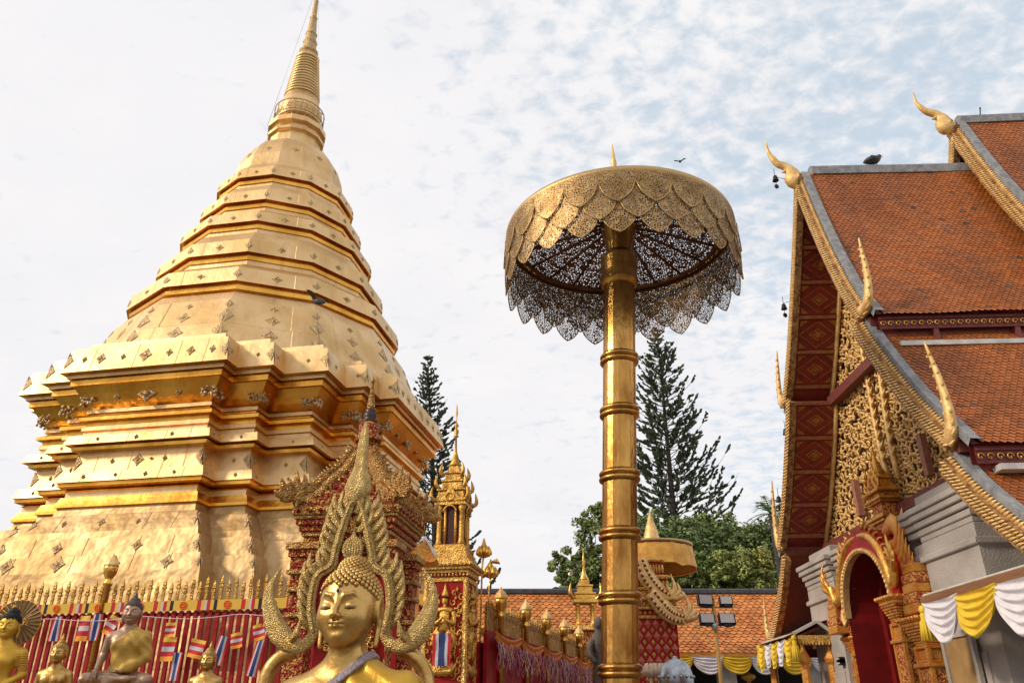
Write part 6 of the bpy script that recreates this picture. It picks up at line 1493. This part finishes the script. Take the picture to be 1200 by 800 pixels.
DKL = leafmat('dark leaves', (.080, .13, .034), (.13, .18, .045)); MDL = leafmat('mid leaves', (.12, .18, .035), (.17, .21, .05)); YGL = leafmat('yellow green leaves', (.30, .31, .07), (.15, .21, .05), .6)
def cl(u, v, Y, r): return (at(u, v, Y), r)
broad('broadleaf_tree', (at(700, 700, 40).x, 40, 0), [cl(655, 655, 40, (1.2, 1.2, .55)), cl(690, 668, 40, (1.6, 1.5, 1.0)), cl(690, 605, 40, (1.1, 1.2, .6)), cl(715, 625, 40, (1.9, 1.6, 1.6)), cl(720, 668, 40, (1.6, 1.6, 1.3)), cl(668, 684, 40, (1.2, 1.2, .6))], 'leafy tree with reaching side branches left of the golden column', MDL, 31, 11000, .12)
broad('broadleaf_tree', (at(770, 700, 46).x, 46, 0), [cl(755, 648, 46, (2.4, 2.2, 2.2)), cl(790, 640, 46, (2.6, 2.2, 2.0)), cl(815, 655, 46, (2.4, 2.2, 2.4))], 'dense dark tree behind the far golden umbrella', DKL, 32, 13000, .14)
broad('broadleaf_tree', (at(850, 700, 48).x, 48, 0), [cl(840, 645, 48, (2.6, 2.4, 2.1)), cl(812, 626, 48, (1.5, 1.8, 1.2)), cl(862, 660, 48, (2.6, 2.4, 2.4))], 'broad mid green tree in the middle of the grove beyond the gallery', MDL, 33, 13000, .14)
broad('broadleaf_tree', (at(900, 700, 47).x, 47, 0), [cl(876, 634, 47, (1.7, 2.0, 1.4)), cl(900, 645, 47, (2.2, 2.2, 1.9)), cl(925, 650, 47, (2.6, 2.2, 2.6)), cl(890, 665, 47, (2.4, 2.0, 2.0))], 'dark green tree next to the temple gable edge', DKL, 34, 14000, .14)
broad('flowering_shrub', (at(800, 700, 39).x, 39, 0), [cl(812, 672, 39, (1.5, 1.1, 1.0)), cl(790, 684, 39, (1.2, 1.0, .6)), cl(835, 684, 39, (1.3, 1.0, .7))], 'bushy shrub with pale blossom left of the yellow green one, behind the gallery ridge', MDL, 35, 7000, .10, .12)
broad('flowering_shrub', (at(865, 700, 38.5).x, 38.5, 0), [cl(868, 662, 38.5, (1.7, 1.1, 1.0)), cl(885, 678, 38.5, (1.4, 1.0, .8)), cl(850, 680, 38.5, (1.4, 1.0, .8))], 'yellow green flowering shrub just behind the gallery ridge', YGL, 36, 8000, .10, .12)
# palm beside the gable
palm = thing('palm_tree', 'palm with drooping fronds close to the temple gable edge', 'tree', (at(903, 700, 44).x, 44, 0))
c = at(903, 602, 44); b = MB(); b.tube([(c.x + .3, 44, 0), (c.x + .1, 44, c.z * .5), c], [.2, .16, .14], 8); b.build('trunk', BARK, palm)
b = MB(); rr = random.Random(5)
for k in range(18):
    a = 6.283 * k / 18 + rr.uniform(-.2, .2); el = rr.uniform(-.1, 1.2); L = rr.uniform(1.6, 2.3); d = Vector((math.cos(a) * math.cos(el), math.sin(a) * math.cos(el), math.sin(el)))
    P = [c + d * L * t + Vector((0, 0, -1.1 * t * t)) for t in np.linspace(0, 1, 12)]; b.tube(P, [.03, .008], 4); sd = d.cross(Vector((0, 0, 1))).normalized()
    for i in range(2, 12):
        for s in (-1, 1): e = P[i] + sd * s * .45 * (1.1 - i / 14) + d * .25 + Vector((0, 0, -.16)); w = d * .03; b.add([P[i] - w, P[i] + w, e], [(0, 1, 2)])
b.build('fronds', DKL, palm)
